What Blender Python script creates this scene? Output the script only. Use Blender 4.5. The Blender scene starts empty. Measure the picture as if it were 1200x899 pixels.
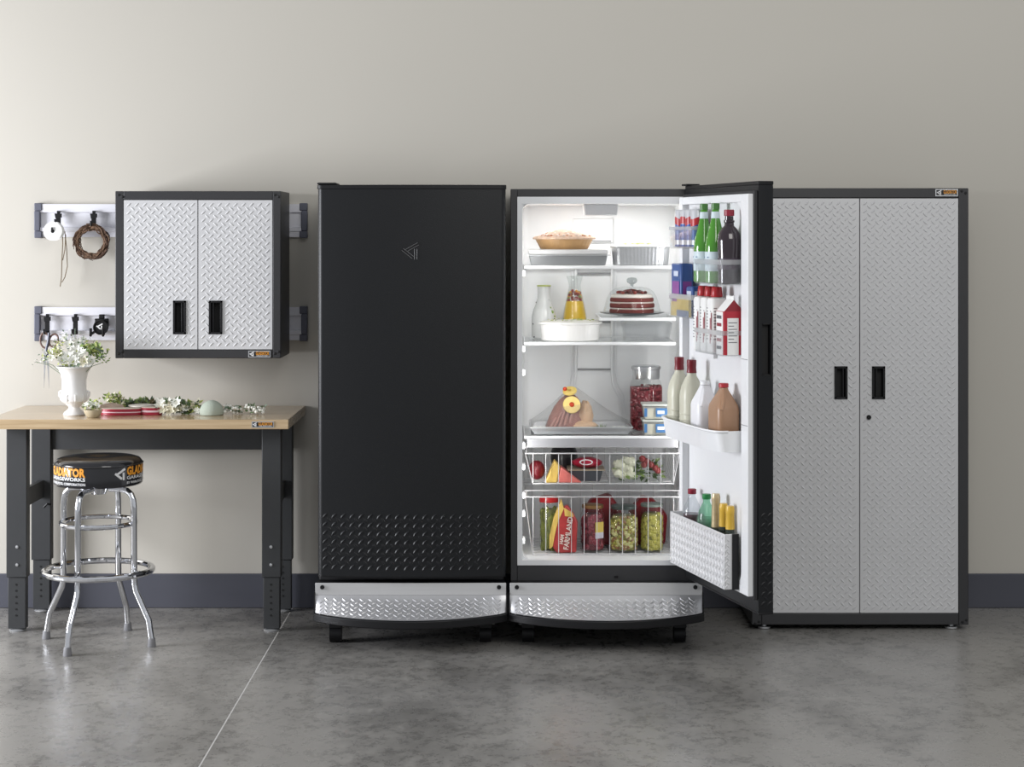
import bpy, bmesh, math, random
from mathutils import Vector, Matrix, noise
random.seed(7)
SC = bpy.context.scene
COL = SC.collection
pi = math.pi
# ------------------------------------------------------------------ camera, light, exposure
CH, CD, FP = 1.647, 8.0, 2128.0          # camera height, distance from the back wall, focal length in px (of 1200)
cam = bpy.data.cameras.new('camera'); cam_o = bpy.data.objects.new('camera', cam); COL.objects.link(cam_o)
cam_o.location = (0, -CD, CH); cam_o.rotation_euler = (pi/2, 0, 0)
cam.sensor_width = 36; cam.lens = 36*FP/1200; cam.shift_y = -(449.5-274)/1200
SC.camera = cam_o
w = bpy.data.worlds.new('world'); SC.world = w; w.use_nodes = True
wn = w.node_tree.nodes; wl = w.node_tree.links
bg = wn['Background']; bg.inputs[0].default_value = (0.92, 0.95, 1.0, 1); bg.inputs[1].default_value = 0.50

def area(name, loc, target, sx, sy, power, color, spread=180):
    l = bpy.data.lights.new(name, 'AREA'); l.shape = 'RECTANGLE'; l.size = sx; l.size_y = sy
    l.energy = power; l.color = color; l.spread = math.radians(spread)
    o = bpy.data.objects.new(name, l); COL.objects.link(o); o.location = loc
    d = Vector(target)-Vector(loc); o.rotation_euler = d.to_track_quat('-Z', 'Y').to_euler(); return o
area('window_daylight', (-4.9, -1.75, 1.45), (0.6, -0.45, 0.6), 1.4, 1.6, 235, (0.93, 0.945, 1.0))
area('added_fill_softbox', (1.5, -5.2, 3.7), (1.2, -0.4, 0.8), 2.6, 1.8, 80, (1.0, 0.98, 0.94))  # added fill brightening the cabinet fronts, not a fixture of the room
SC.view_settings.view_transform = 'Standard'; SC.view_settings.look = 'None'
SC.view_settings.gamma = 1; SC.view_settings.use_curve_mapping = False
SC.view_settings.exposure = 0.0

# ------------------------------------------------------------------ measuring helpers (plan positions worked out from the lens)
def S(y): return FP/(CD+y)
def X(px, y): return (px-600)/S(y)
def Z(py, y): return CH-(py-274)/S(y)

# ------------------------------------------------------------------ materials
MC = {}
def mat(name, col, rough=.5, metal=0, var=0, scale=8, bump=0, bscale=40, spec=.5, coat=0, trans=0, emit=0, stretch=None):
    if name in MC: return MC[name]
    m = bpy.data.materials.new(name); m.use_nodes = True; MC[name] = m
    n = m.node_tree.nodes; l = m.node_tree.links; b = n['Principled BSDF']
    b.inputs['Base Color'].default_value = (*col, 1); b.inputs['Roughness'].default_value = rough
    b.inputs['Metallic'].default_value = metal; b.inputs['Specular IOR Level'].default_value = spec
    b.inputs['Coat Weight'].default_value = coat; b.inputs['Coat Roughness'].default_value = .08
    tc = n.new('ShaderNodeTexCoord'); mp = n.new('ShaderNodeMapping'); l.new(tc.outputs['Object'], mp.inputs[0])
    if stretch: mp.inputs['Scale'].default_value = stretch
    nz = n.new('ShaderNodeTexNoise'); nz.inputs['Scale'].default_value = scale; nz.inputs['Detail'].default_value = 5
    l.new(mp.outputs[0], nz.inputs['Vector'])
    mx = n.new('ShaderNodeMix'); mx.data_type = 'RGBA'
    v = max(var, .02)
    mx.inputs[6].default_value = (*[c*(1-v) for c in col], 1); mx.inputs[7].default_value = (*[min(1, c*(1+v)) for c in col], 1)
    l.new(nz.outputs[0], mx.inputs[0]); l.new(mx.outputs[2], b.inputs['Base Color'])
    if bump:
        nb = n.new('ShaderNodeTexNoise'); nb.inputs['Scale'].default_value = bscale; l.new(mp.outputs[0], nb.inputs['Vector'])
        bp = n.new('ShaderNodeBump'); bp.inputs['Strength'].default_value = bump; bp.inputs['Distance'].default_value = .004
        l.new(nb.outputs[0], bp.inputs['Height']); l.new(bp.outputs[0], b.inputs['Normal'])
    return m
def clear(name, tint, white=.1, rough=.05, fac=.12):
    """thin clear plastic or glass: see-through with a little body and a Fresnel gloss"""
    if name in MC: return MC[name]
    m = bpy.data.materials.new(name); m.use_nodes = True; MC[name] = m
    n = m.node_tree.nodes; l = m.node_tree.links; n.remove(n['Principled BSDF']); out = n['Material Output']
    t = n.new('ShaderNodeBsdfTransparent'); t.inputs[0].default_value = (*tint, 1)
    d = n.new('ShaderNodeBsdfDiffuse'); d.inputs[0].default_value = (.85, .86, .86, 1)
    tl = n.new('ShaderNodeBsdfTranslucent'); tl.inputs[0].default_value = (.85, .86, .86, 1)
    g = n.new('ShaderNodeBsdfGlossy'); g.inputs['Roughness'].default_value = rough
    dm = n.new('ShaderNodeMixShader'); dm.inputs[0].default_value = .5; l.new(d.outputs[0], dm.inputs[1]); l.new(tl.outputs[0], dm.inputs[2])
    a = n.new('ShaderNodeMixShader'); a.inputs[0].default_value = white; l.new(t.outputs[0], a.inputs[1]); l.new(dm.outputs[0], a.inputs[2])
    lw = n.new('ShaderNodeLayerWeight'); lw.inputs[0].default_value = .5
    pw = n.new('ShaderNodeMath'); pw.operation = 'POWER'; l.new(lw.outputs['Facing'], pw.inputs[0]); pw.inputs[1].default_value = 4
    ad = n.new('ShaderNodeMath'); ad.operation = 'MULTIPLY_ADD'; l.new(pw.outputs[0], ad.inputs[0]); ad.inputs[1].default_value = .35+fac; ad.inputs[2].default_value = fac*.25
    c = n.new('ShaderNodeMixShader'); l.new(ad.outputs[0], c.inputs[0]); l.new(a.outputs[0], c.inputs[1]); l.new(g.outputs[0], c.inputs[2])
    l.new(c.outputs[0], out.inputs[0]); return m

CHAR = mat('charcoal_steel', (.034, .034, .036), .45, 0, .08, 30, .05, 200)
CHAR2 = mat('charcoal_leg', (.04, .042, .044), .5, 0, .08, 30)
BLK = mat('black_enamel', (.0075, .0082, .0095), .42, 0, .1, 3, .1, 260, spec=.35)
BLK2 = mat('black_plastic', (.009, .009, .010), .45, spec=.3)
DEEP = mat('dark_recess', (.004, .004, .004), .6)
SILV = mat('silver_paint', (.66, .66, .665), .40, .12, .04, 5)
STEEL = mat('bright_tread_steel', (.58, .58, .59), .40, .6, .04, 6)
BRUSH = mat('brushed_steel', (.62, .62, .62), .45, .4, .06, 4, stretch=(1, 1, 40))
CHROME = mat('chrome', (.80, .81, .84), .07, 1)
ALU = mat('foil_aluminium', (.60, .61, .62), .32, .7, .05, 20, .3, 60)
LIN = mat('white_liner', (.80, .81, .82), .32, 0, .02, 3)
WPL = mat('white_plastic', (.84, .85, .86), .3)
GASK = mat('rubber_gasket', (.02, .02, .022), .6)
GLASS = clear('shelf_glass', (.98, .99, .99), .04)
CLR = clear('clear_plastic', (.97, .975, .98), .07)
CLR2 = clear('frosted_lip', (.93, .94, .95), .42)
JARG = clear('jar_glass', (.975, .985, .98), .015)
WRAP = clear('plastic_wrap', (.96, .96, .96), .10, .10, .30)
WIRE = mat('coated_wire', (.60, .60, .61), .35, .3)
CERW = mat('white_ceramic', (.86, .85, .83), .25, coat=.3)
PAPW = mat('paper_white', (.82, .82, .80), .6)
REDP = mat('red_plastic', (.42, .012, .018), .35)
REDD = mat('dark_red', (.17, .006, .014), .35)
ORG = mat('orange_print', (.80, .33, .03), .5)
WPR = mat('white_print', (.80, .80, .80), .5)
BPR = mat('black_print', (.01, .01, .01), .5)
GRN = mat('leaf_green', (.22, .31, .09), .5, 0, .35, 30)
GRN2 = mat('dusty_green', (.16, .22, .15), .6, 0, .3, 30)
YGRN = mat('yellow_green', (.42, .47, .14), .5, 0, .3, 30)
PET = mat('white_petal', (.84, .84, .77), .6)
CREAM = mat('cream_petal', (.78, .74, .58), .6)

# ------------------------------------------------------------------ mesh builder
class MB:
    def __init__(s): s.v = []; s.f = []; s.m = []
    def add(s, vs, fs, mi=0):
        b = len(s.v); s.v += [tuple(p) for p in vs]
        for f in fs: s.f.append([b+i for i in f]); s.m.append(mi)
        return s
    def box(s, x0, x1, y0, y1, z0, z1, mi=0):
        return s.add([(x, y, z) for z in (z0, z1) for y in (y0, y1) for x in (x0, x1)],
                     [(0, 2, 3, 1), (4, 5, 7, 6), (0, 1, 5, 4), (2, 6, 7, 3), (0, 4, 6, 2), (1, 3, 7, 5)], mi)
    def frus(s, x0, x1, y0, y1, z0, z1, i=0.0, mi=0):
        """box whose bottom is inset by i"""
        return s.add([(x0+i, y0+i, z0), (x1-i, y0+i, z0), (x0+i, y1-i, z0), (x1-i, y1-i, z0), (x0, y0, z1), (x1, y0, z1), (x0, y1, z1), (x1, y1, z1)],
                     [(0, 2, 3, 1), (4, 5, 7, 6), (0, 1, 5, 4), (2, 6, 7, 3), (0, 4, 6, 2), (1, 3, 7, 5)], mi)
    def extr(s, pts, vec, mi=0):
        n = len(pts); v = Vector(vec); a = [Vector(p) for p in pts]
        return s.add(a+[p+v for p in a], [list(range(n))[::-1], [n+i for i in range(n)]]+[(i, (i+1) % n, n+(i+1) % n, n+i) for i in range(n)], mi)
    def xz(s, pts, y0, y1, mi=0): return s.extr([(p[0], y0, p[1]) for p in pts], (0, y1-y0, 0), mi)
    def xy(s, pts, z0, z1, mi=0): return s.extr([(p[0], p[1], z0) for p in pts], (0, 0, z1-z0), mi)
    def lathe(s, prof, c=(0, 0, 0), n=24, mi=0, rf=None, cap0=True, cap1=True):
        vs = []; fs = []
        for r, z in prof:
            for k in range(n):
                a = 2*pi*k/n; q = rf(a, r, z) if rf else (r*math.cos(a), r*math.sin(a))
                vs.append((c[0]+q[0], c[1]+q[1], c[2]+z))
        m = len(prof)
        for i in range(m-1):
            for k in range(n): fs.append((i*n+k, i*n+(k+1) % n, (i+1)*n+(k+1) % n, (i+1)*n+k))
        if cap0 and prof[0][0] > 1e-6: fs.append(list(range(n))[::-1])
        if cap1 and prof[-1][0] > 1e-6: fs.append([(m-1)*n+k for k in range(n)])
        return s.add(vs, fs, mi)
    def tube(s, pts, r, n=8, closed=False, mi=0, taper=None):
        P = [Vector(p) for p in pts]; m = len(P); vs = []; fs = []; up = None
        for i in range(m):
            if closed: t = P[(i+1) % m]-P[i-1]
            else: t = P[min(i+1, m-1)]-P[max(i-1, 0)]
            t.normalize()
            if up is None: up = Vector((0, 0, 1)) if abs(t.z) < .9 else Vector((1, 0, 0))
            up = (up-t*up.dot(t)).normalized(); b = t.cross(up)
            rr = r*(taper(i/(m-1)) if taper else 1)
            for k in range(n):
                a = 2*pi*k/n; vs.append(P[i]+(up*math.cos(a)+b*math.sin(a))*rr)
        for i in range(m if closed else m-1):
            j = (i+1) % m
            for k in range(n): fs.append((i*n+k, i*n+(k+1) % n, j*n+(k+1) % n, j*n+k))
        if not closed: fs += [list(range(n))[::-1], [(m-1)*n+k for k in range(n)]]
        return s.add(vs, fs, mi)
    def cyl(s, p0, p1, r, n=16, mi=0): return s.tube([p0, p1], r, n, mi=mi)
    def ball(s, c, r, sc=(1, 1, 1), n=10, mi=0, amp=0, fr=4):
        vs = [(c[0], c[1], c[2]-r*sc[2])]; m = max(4, n//2)
        for i in range(1, m):
            ph = -pi/2+pi*i/m
            for k in range(n):
                a = 2*pi*k/n; d = Vector((math.cos(ph)*math.cos(a), math.cos(ph)*math.sin(a), math.sin(ph)))
                q = r*(1+(amp*noise.noise((d+Vector(c))*fr) if amp else 0))
                vs.append((c[0]+d.x*q*sc[0], c[1]+d.y*q*sc[1], c[2]+d.z*q*sc[2]))
        vs.append((c[0], c[1], c[2]+r*sc[2])); fs = [(0, 1+(k+1) % n, 1+k) for k in range(n)]
        for i in range(m-2):
            for k in range(n): fs.append((1+i*n+k, 1+i*n+(k+1) % n, 1+(i+1)*n+(k+1) % n, 1+(i+1)*n+k))
        L = len(vs)-1; fs += [(L, 1+(m-2)*n+k, 1+(m-2)*n+(k+1) % n) for k in range(n)]
        return s.add(vs, fs, mi)
    def leaf(s, p, d, L, wd, mi=0, nrm=(0, -.6, .8)):
        d = Vector(d).normalized(); n = Vector(nrm); sd = d.cross(n)
        if sd.length < 1e-3: sd = Vector((1, 0, 0))
        sd.normalize(); n = sd.cross(d); p = Vector(p)
        vs = [p, p+d*L*.4+sd*wd+n*wd*.3, p+d*L, p+d*L*.4-sd*wd+n*wd*.3, p+d*L*.45]
        return s.add(vs, [(0, 1, 4), (1, 2, 4), (0, 4, 3), (4, 2, 3)], mi)
    def flower(s, p, r, nrm=(0, -.7, .7), n=6, mi=0, cup=.35):
        nn = Vector(nrm).normalized(); a = nn.orthogonal().normalized(); b = nn.cross(a)
        for k in range(n):
            t = 2*pi*k/n+random.random()*.4; d = a*math.cos(t)+b*math.sin(t)+nn*cup; s.leaf(p, d, r, r*.34, mi, nn)
        return s
    def rect(s, x0, x1, z0, z1, y, mi=0): return s.box(x0, x1, y, y+.0006, z0, z1, mi)
    def build(s, name, mats, parent=None, world=True, bev=0, smooth=35, loc=None, kind=None, label=None):
        me = bpy.data.meshes.new(name)
        vs = s.v
        off = Vector((0, 0, 0))
        if loc is not None: off = Vector(loc)
        elif world and parent is not None:
            q = parent
            while q is not None: off += Vector(q.location); q = q.parent
        if world: vs = [(p[0]-off.x, p[1]-off.y, p[2]-off.z) for p in vs]
        me.from_pydata(vs, [], s.f)
        bm = bmesh.new(); bm.from_mesh(me); bmesh.ops.recalc_face_normals(bm, faces=bm.faces); bm.to_mesh(me); bm.free()
        if not isinstance(mats, (list, tuple)): mats = [mats]
        for m in mats: me.materials.append(m)
        me.polygons.foreach_set('material_index', s.m)
        if smooth:
            me.polygons.foreach_set('use_smooth', [True]*len(me.polygons)); me.set_sharp_from_angle(angle=math.radians(smooth))
        o = bpy.data.objects.new(name, me); COL.objects.link(o)
        if loc is not None: o.location = loc
        if parent is not None: o.parent = parent
        if kind: o['kind'] = kind
        if label: o['label'] = label
        if bev:
            b = o.modifiers.new('bevel', 'BEVEL'); b.width = bev; b.segments = 2; b.limit_method = 'ANGLE'; b.angle_limit = math.radians(40)
        return o

def thing(name, label, cat, loc=(0, 0, 0), rz=0, group=None):
    o = bpy.data.objects.new(name, None); COL.objects.link(o); o.empty_display_size = .05
    o.location = loc; o.rotation_euler = (0, 0, rz); o['label'] = label; o['category'] = cat
    if group: o['group'] = group
    return o
def tag(o, label, cat, group=None):
    o['label'] = label; o['category'] = cat
    if group: o['group'] = group
    return o
def struct(o): o['kind'] = 'structure'; return o
def dup(root, loc, label, rz=None, group=None, sc=None):
    def rec(o, par):
        c = o.copy(); COL.objects.link(c)
        if par is not None: c.parent = par
        for ch in list(o.children): rec(ch, c)
        return c
    r = rec(root, None); r.location = loc; r['label'] = label
    if rz is not None: r.rotation_euler = (0, 0, rz)
    if group: r['group'] = group
    if sc: r.scale = sc
    return r

TXT = {}
def text_geo(st, size, bold=.0, align='CENTER', narrow=1.0):
    k = (st, size, bold, align, narrow)
    if k in TXT: return TXT[k]
    c = bpy.data.curves.new('t', 'FONT'); c.body = st; c.size = size; c.offset = bold; c.align_x = align; c.align_y = 'CENTER'; c.resolution_u = 2
    o = bpy.data.objects.new('t', c); COL.objects.link(o)
    dg = bpy.context.evaluated_depsgraph_get(); e = o.evaluated_get(dg); me = e.to_mesh()
    r = ([(v.co.x*narrow, v.co.y) for v in me.vertices], [list(p.vertices) for p in me.polygons])
    e.to_mesh_clear(); bpy.data.objects.remove(o); bpy.data.curves.remove(c); TXT[k] = r; return r
def text(mb, st, size, F, mi=0, bold=0.0, align='CENTER', narrow=1.0):
    v, f = text_geo(st, size, bold, align, narrow); mb.add([F(x, y) for x, y in v], f, mi); return mb
EMB = [((1.0, 1.0), (.22, .56)), ((.0, .64), (.66, .12)), ((.84, .68), (.84, .0))]
def emblem(mb, F, h, t, mi=0):
    """three-stroke arrow emblem, h high, stroke t"""
    for a, b in EMB:
        A = Vector(a)*h; B = Vector(b)*h; d = (B-A).normalized(); n = Vector((-d.y, d.x))*t/2
        mb.add([F(*p) for p in (A+n, B+n, B-n, A-n)], [(0, 1, 2, 3)], mi)
def badge(parent, x0, x1, z0, z1, y, label='badge'):
    """maker's badge: silver rim, black square with white emblem, orange word on black"""
    mb = MB(); mb.box(x0, x1, y-.003, y, z0, z1, 0)
    h = z1-z0; e = h*.14; q = x0+h*1.05
    mb.box(x0+e, x1-e, y-.0036, y-.003, z0+e, z1-e, 1)
    o = mb.build('badge', [ALU, BPR], parent)
    t = MB(); emblem(t, lambda a, b: (x0+h*.22+a, y-.0045, z0+h*.2+b), h*.6, h*.15, 0)
    wd = x1-q-e*2; v, f = text_geo('GLADIATOR', 1, .02); W = max(p[0] for p in v)-min(p[0] for p in v)
    sz = h*.72; nr = wd/(W*sz)
    text(t, 'GLADIATOR', sz, lambda a, b: ((q+x1-e)/2+a*nr, y-.0045, z0+h*.58+b), 1, .02*sz)
    v, f = text_geo('GARAGEWORKS', 1, 0); W = max(p[0] for p in v)-min(p[0] for p in v); s2 = h*.26; n2 = wd*.9/(W*s2)
    text(t, 'GARAGEWORKS', s2, lambda a, b: ((q+x1-e)/2+a*n2, y-.0045, z0+h*.26+b), 0)
    t.build('badge_lettering', [WPR, ORG], o, smooth=0); return o

def lug(mb, p, n, t, L, W, h, mi=0):
    b = n.cross(t).normalized(); t = b.cross(n).normalized()
    base = [(L/2, 0), (L*.2, W/2), (-L*.2, W/2), (-L/2, 0), (-L*.2, -W/2), (L*.2, -W/2)]
    vs = [p+t*a+b*c for a, c in base]+[p+t*a*.62+b*c*.3+n*h for a, c in base]
    mb.add(vs, [(i, (i+1) % 6, 6+(i+1) % 6, 6+i) for i in range(6)]+[(6, 7, 8, 9, 10, 11)], mi)
def lugs(mb, F, u0, u1, v0, v1, p=.0325, L=.025, W=.0085, h=.0023, skip=None, sign=1, mi=0, pvv=None):
    nu = int((u1-u0)/p); nv = int((v1-v0)/(pvv or p)); pu = (u1-u0)/(nu+.5); pv = (v1-v0)/(nv+.5); e = .002
    for i in range(nu+1):
        for j in range(nv+1):
            for k in (0, 1):
                u = u0+pu*(i+.25+.5*k-.0); v = v0+pv*(j+.25+.5*k)
                if u > u1-.006 or v > v1-.006: continue
                if skip and skip(u, v): continue
                q = F(u, v); du = (F(u+e, v)-q).normalized(); dv = (F(u, v+e)-q).normalized()
                n = du.cross(dv).normalized()*sign
                t = (du+dv) if k == 0 else (du-dv)
                lug(mb, q, n, t.normalized(), L, W, h, mi)

# ================================================================== setting
def concrete():
    m = bpy.data.materials.new('polished_concrete'); m.use_nodes = True; n = m.node_tree.nodes; l = m.node_tree.links; b = n['Principled BSDF']
    tc = n.new('ShaderNodeTexCoord')
    def nz(sc, det, rough=.6, st=(1, 1, 1), dist=0):
        mp = n.new('ShaderNodeMapping'); mp.inputs['Scale'].default_value = st; l.new(tc.outputs['Object'], mp.inputs[0])
        q = n.new('ShaderNodeTexNoise'); q.inputs['Scale'].default_value = sc; q.inputs['Detail'].default_value = det
        q.inputs['Roughness'].default_value = rough; q.inputs['Distortion'].default_value = dist; l.new(mp.outputs[0], q.inputs['Vector']); return q.outputs[0]
    a = nz(1.6, 9, .62, (1, .7, 1), dist=.4); c = nz(17, 12, .78, (1, .8, 1), .25); d = nz(60, 5, .6)
    m1 = n.new('ShaderNodeMath'); m1.operation = 'MULTIPLY_ADD'; l.new(c, m1.inputs[0]); m1.inputs[1].default_value = .7; l.new(a, m1.inputs[2])
    m2 = n.new('ShaderNodeMath'); m2.operation = 'MULTIPLY_ADD'; l.new(d, m2.inputs[0]); m2.inputs[1].default_value = .15; l.new(m1.outputs[0], m2.inputs[2])
    r = n.new('ShaderNodeValToRGB'); l.new(m2.outputs[0], r.inputs[0]); e = r.color_ramp.elements
    e[0].position = .66; e[0].color = (.098, .094, .087, 1); e[1].position = 1.0; e[1].color = (.29, .28, .262, 1)
    r.color_ramp.elements.new(.82).color = (.172, .166, .156, 1)
    l.new(r.outputs[0], b.inputs['Base Color'])
    rr = n.new('ShaderNodeMapRange'); l.new(c, rr.inputs[0]); rr.inputs[1].default_value = .3; rr.inputs[2].default_value = .7; rr.inputs[3].default_value = .20; rr.inputs[4].default_value = .38
    l.new(rr.outputs[0], b.inputs['Roughness'])
    bp = n.new('ShaderNodeBump'); bp.inputs['Strength'].default_value = .06; l.new(c, bp.inputs['Height']); l.new(bp.outputs[0], b.inputs['Normal'])
    return m
CONC = concrete()
WALLM = mat('wall_paint', (.57, .543, .482), .85, 0, .015, 1.2, .04, 300)
JX = -.967
o = MB().box(-7, JX-.003, -10, 0, -.06, 0).box(JX+.003, 7, -10, 0, -.06, 0).box(-7, 7, -10, 0, -.1, -.0605).build('floor', CONC, smooth=0); struct(o)
MB().box(JX-.0028, JX+.0028, -10, 0, -.06, -.0005).build('floor_joint', mat('joint_filler', (.52, .51, .49), .7), o)
o = MB().box(-7, 7, 0, .15, -.1, 4.4).build('wall_back', WALLM, smooth=0); struct(o)
BASEM = mat('slate_baseboard', (.075, .078, .098), .6, 0, .12, 3, stretch=(.3, 1, 4))
o = MB().box(-7, 7, -.012, -.0005, 0.0005, Z(672, 0)).build('baseboard_back', BASEM, bev=.003); struct(o)

# ================================================================== tall cabinet
def panel_hole(mb, x0, x1, z0, z1, y0, y1, h=None, mi=0):
    if not h: return mb.box(x0, x1, y0, y1, z0, z1, mi)
    a, b, c, d = h
    mb.box(x0, a, y0, y1, z0, z1, mi).box(b, x1, y0, y1, z0, z1, mi).box(a, b, y0, y1, z0, c, mi).box(a, b, y0, y1, d, z1, mi)
def cab_door(parent, x0, x1, z0, z1, yf, hole, grip_side, pitch=.0325):
    mb = MB(); panel_hole(mb, x0, x1, z0, z1, yf, yf+.02, hole); d = mb.build('door', SILV, parent)
    a, b, c, e = hole
    L = MB(); lugs(L, lambda u, v: Vector((u, yf, v)), x0+.012, x1-.012, z0+.012, z1-.012, pitch, sign=1,
                   skip=lambda u, v: a-.012 < u < b+.012 and c-.012 < v < e+.012)
    L.build('tread_relief', SILV, d, kind='stuff')
    h = MB(); t = .006
    h.box(a+.0005, b-.0005, yf+.03, yf+.034, c+.0005, e-.0005, 1)
    for q in ((a-t, a+.003, c-t, e+t), (b-.003, b+t, c-t, e+t), (a-t, b+t, c-t, c+.003), (a-t, b+t, e-.003, e+t)): h.box(q[0], q[1], yf-.006, yf-.0005, q[2], q[3])
    for q in ((a+.0005, a+.003, c, e), (b-.003, b-.0005, c, e), (a, b, c+.0005, c+.003), (a, b, e-.003, e-.0005)): h.box(q[0], q[1], yf-.005, yf+.03, q[2], q[3], 1)
    gx = a+.012 if grip_side < 0 else b-.012
    h.box(gx-.003, gx+.003, yf-.002, yf+.012, c+.003, e-.003, 0)
    h.build('handle', [BLK2, DEEP], d, bev=.001)
    return d
def cabinet(name, label, x0, x1, z0, z1, yf, fl, ft, fb, split, holes, badge_r, screws):
    t = thing(name, label, 'cabinet', ((x0+x1)/2, yf/2, z0))
    yb = -.034 if z0 > .5 else -.014
    b = MB(); b.box(x0, x0+.02, yf+.026, yb, z0, z1).box(x1-.02, x1, yf+.026, yb, z0, z1).box(x0+.02, x1-.02, yf+.026, yb, z1-.02, z1)
    b.box(x0+.02, x1-.02, yf+.026, yb, z0, z0+.02).box(x0+.02, x1-.02, yb-.01, yb, z0+.02, z1-.02)
    body = b.build('body', CHAR, t, bev=.002)
    f = MB(); f.box(x0, x0+fl, yf, yf+.026, z0, z1).box(x1-fl, x1, yf, yf+.026, z0, z1).box(x0+fl, x1-fl, yf, yf+.026, z1-ft, z1).box(x0+fl, x1-fl, yf, yf+.026, z0, z0+fb)
    fr = f.build('face_frame', CHAR, t, bev=.003)
    for sx, sz in screws:
        for dx, dz in ((0, 0), (.016, -.008)):
            m = MB(); m.lathe([(0, 0), (.0055, 0), (.0055, .002), (.0035, .0035), (0, .0035)], n=10)
            m.v = [(p[0]+sx+dx, yf-p[2], p[1]+sz+dz*(1 if sz > (z0+z1)/2 else -1)) for p in m.v]; m.build('screw', DEEP, fr)
    g = .002
    cab_door(t, x0+fl+g, split-g, z0+fb+g, z1-ft-g, yf+.001, holes[0], 1)
    d = cab_door(t, split+g, x1-fl-g, z0+fb+g, z1-ft-g, yf+.001, holes[1], -1)
    badge(t, *badge_r, yf)
    return t, d, body, fr
yf = -.457
hz0, hz1 = Z(466, yf), Z(431, yf)
tc, dr, body, fr = cabinet('tall_cabinet', 'tall two-door cabinet with silver tread-plate doors standing right of the open refrigerator', X(881, yf), X(1135, yf), .022, Z(220.5, yf), yf,
    .041, .041, .048, X(1007.5, yf),
    [(X(979.5, yf), X(991.5, yf), hz0, hz1), (X(1023.5, yf), X(1035.5, yf), hz0, hz1)], (X(1096, yf), X(1122.5, yf), Z(230, yf), Z(221.7, yf)),
    [(X(1127, yf), Z(224, yf)), (X(885, yf), Z(731, yf)), (X(1128, yf), Z(729, yf))])
lk = MB(); lk.cyl((X(1018, yf), yf-.007, Z(489, yf)), (X(1018, yf), yf+.0, Z(489, yf)), .0095, 16).cyl((X(1018, yf), yf-.009, Z(489, yf)), (X(1018, yf), yf-.007, Z(489, yf)), .004, 10)
lk.build('lock', BLK2, dr)
for fx in (X(897, yf), X(1117, yf)):
    for fy in (yf+.04, -.06):
        MB().lathe([(.022, 0), (.026, .003), (.026, .009), (.01, .011), (.01, .022)], (fx, fy, 0), 20).build('levelling_foot', ALU, tc)

# ================================================================== wall track rails
yr = -.03
def rail(py0, py1, label):
    z1, z0 = Z(py0, yr), Z(py1, yr); xa, xb = X(40, yr), X(360, yr)
    t = thing('wall_track', label, 'wall rail', ((xa+xb)/2, 0, z0), group=None); h = z1-z0
    m = MB(); prof = [(-.0005, .03), (-.022, .03), (-.022, .17), (-.026, .2), (-.026, .3), (-.012, .32), (-.012, .4), (-.012, .72), (-.026, .74), (-.028, .97), (-.0005, .97)]
    m.extr([(xa+.02, p[0], z0+h*p[1]) for p in prof], (xb-xa-.04, 0, 0)); m.build('track', mat('track_grey', (.78, .78, .83), .4), t, smooth=0)
    for x, s in ((xa, 1), (xb, -1)):
        c = MB()
        a, b = sorted((x, x+s*.034))
        c.box(a, b, -.032, -.0005, z0, z0+h*.2).box(a, b, -.032, -.0005, z0+h*.78, z1)
        a, b = sorted((x, x+s*.026)); c.box(a, b, -.034, -.0005, z0+h*.2, z0+h*.78)
        c.build('end_cap', mat('slate_end_cap', (.11, .115, .15), .5), t, bev=.004)
    return t
rail(238, 279, 'upper grey wall track running behind the wall cabinet, wreath hanging from it')
rail(359, 400, 'lower grey wall track running behind the wall cabinet, above the vase')

# ================================================================== wall cabinet
yf = -.335
cabinet('wall_cabinet', 'small two-door wall cabinet with tread-plate doors hung above the workbench', X(135, yf), X(329, yf), Z(420, yf), Z(224, yf), yf,
    .034, .036, .036, X(231.8, yf),
    [(X(204.5, yf), X(216.5, yf), Z(390, yf), Z(354, yf)), (X(246.5, yf), X(259, yf), Z(390, yf), Z(354, yf))], (X(291, yf), X(317, yf), Z(419, yf), Z(411, yf)),
    [(X(139, yf), Z(228.5, yf)), (X(322, yf), Z(228.5, yf)), (X(139, yf), Z(414.5, yf)), (X(322, yf), Z(414.5, yf))])

# ---------------- hooks on the rails
def hook(px, py0, py1, label, reach=.05):
    x, z1, z0 = X(px, -.04), Z(py0, -.04), Z(py1, -.04); t = thing('rail_hook', label, 'hook', (x, -.029, z0))
    m = MB(); m.box(x-.013, x+.013, -.046, -.0285, z1-.03, z1-.012); m.box(x-.006, x+.006, -.046, -.0285, z1-.012, z1)
    m.add([(x-.016, -.047, z1-.012), (x+.016, -.047, z1-.012), (x+.011, -.047, z1-.035), (x-.011, -.047, z1-.035), (x-.016, -.05, z1-.012), (x+.016, -.05, z1-.012), (x+.011, -.05, z1-.035), (x-.011, -.05, z1-.035)],
          [(0, 1, 2, 3), (4, 5, 6, 7), (0, 1, 5, 4), (1, 2, 6, 5), (2, 3, 7, 6), (3, 0, 4, 7)])
    m.box(x-.010, x+.010, -.047, -.036, z0, z1-.03); m.build('bracket', BLK2, t, bev=.002)
    a = MB(); a.tube([(x, -.047, z0+.012), (x, -.047-reach*.6, z0+.004), (x, -.047-reach, z0+.008), (x, -.05-reach, z0+.026)], .0045, 8); a.build('prong', BLK2, t)
    return t
hook(68.5, 247, 264, 'black rail hook behind the white spool on the upper track')
hook(110, 247, 266, 'black rail hook holding the twig wreath on the upper track')
hook(55.5, 368, 392, 'black rail hook holding the scissors on the lower track')
hook(88.5, 368, 392, 'empty black rail hook in the middle of the lower track')
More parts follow.
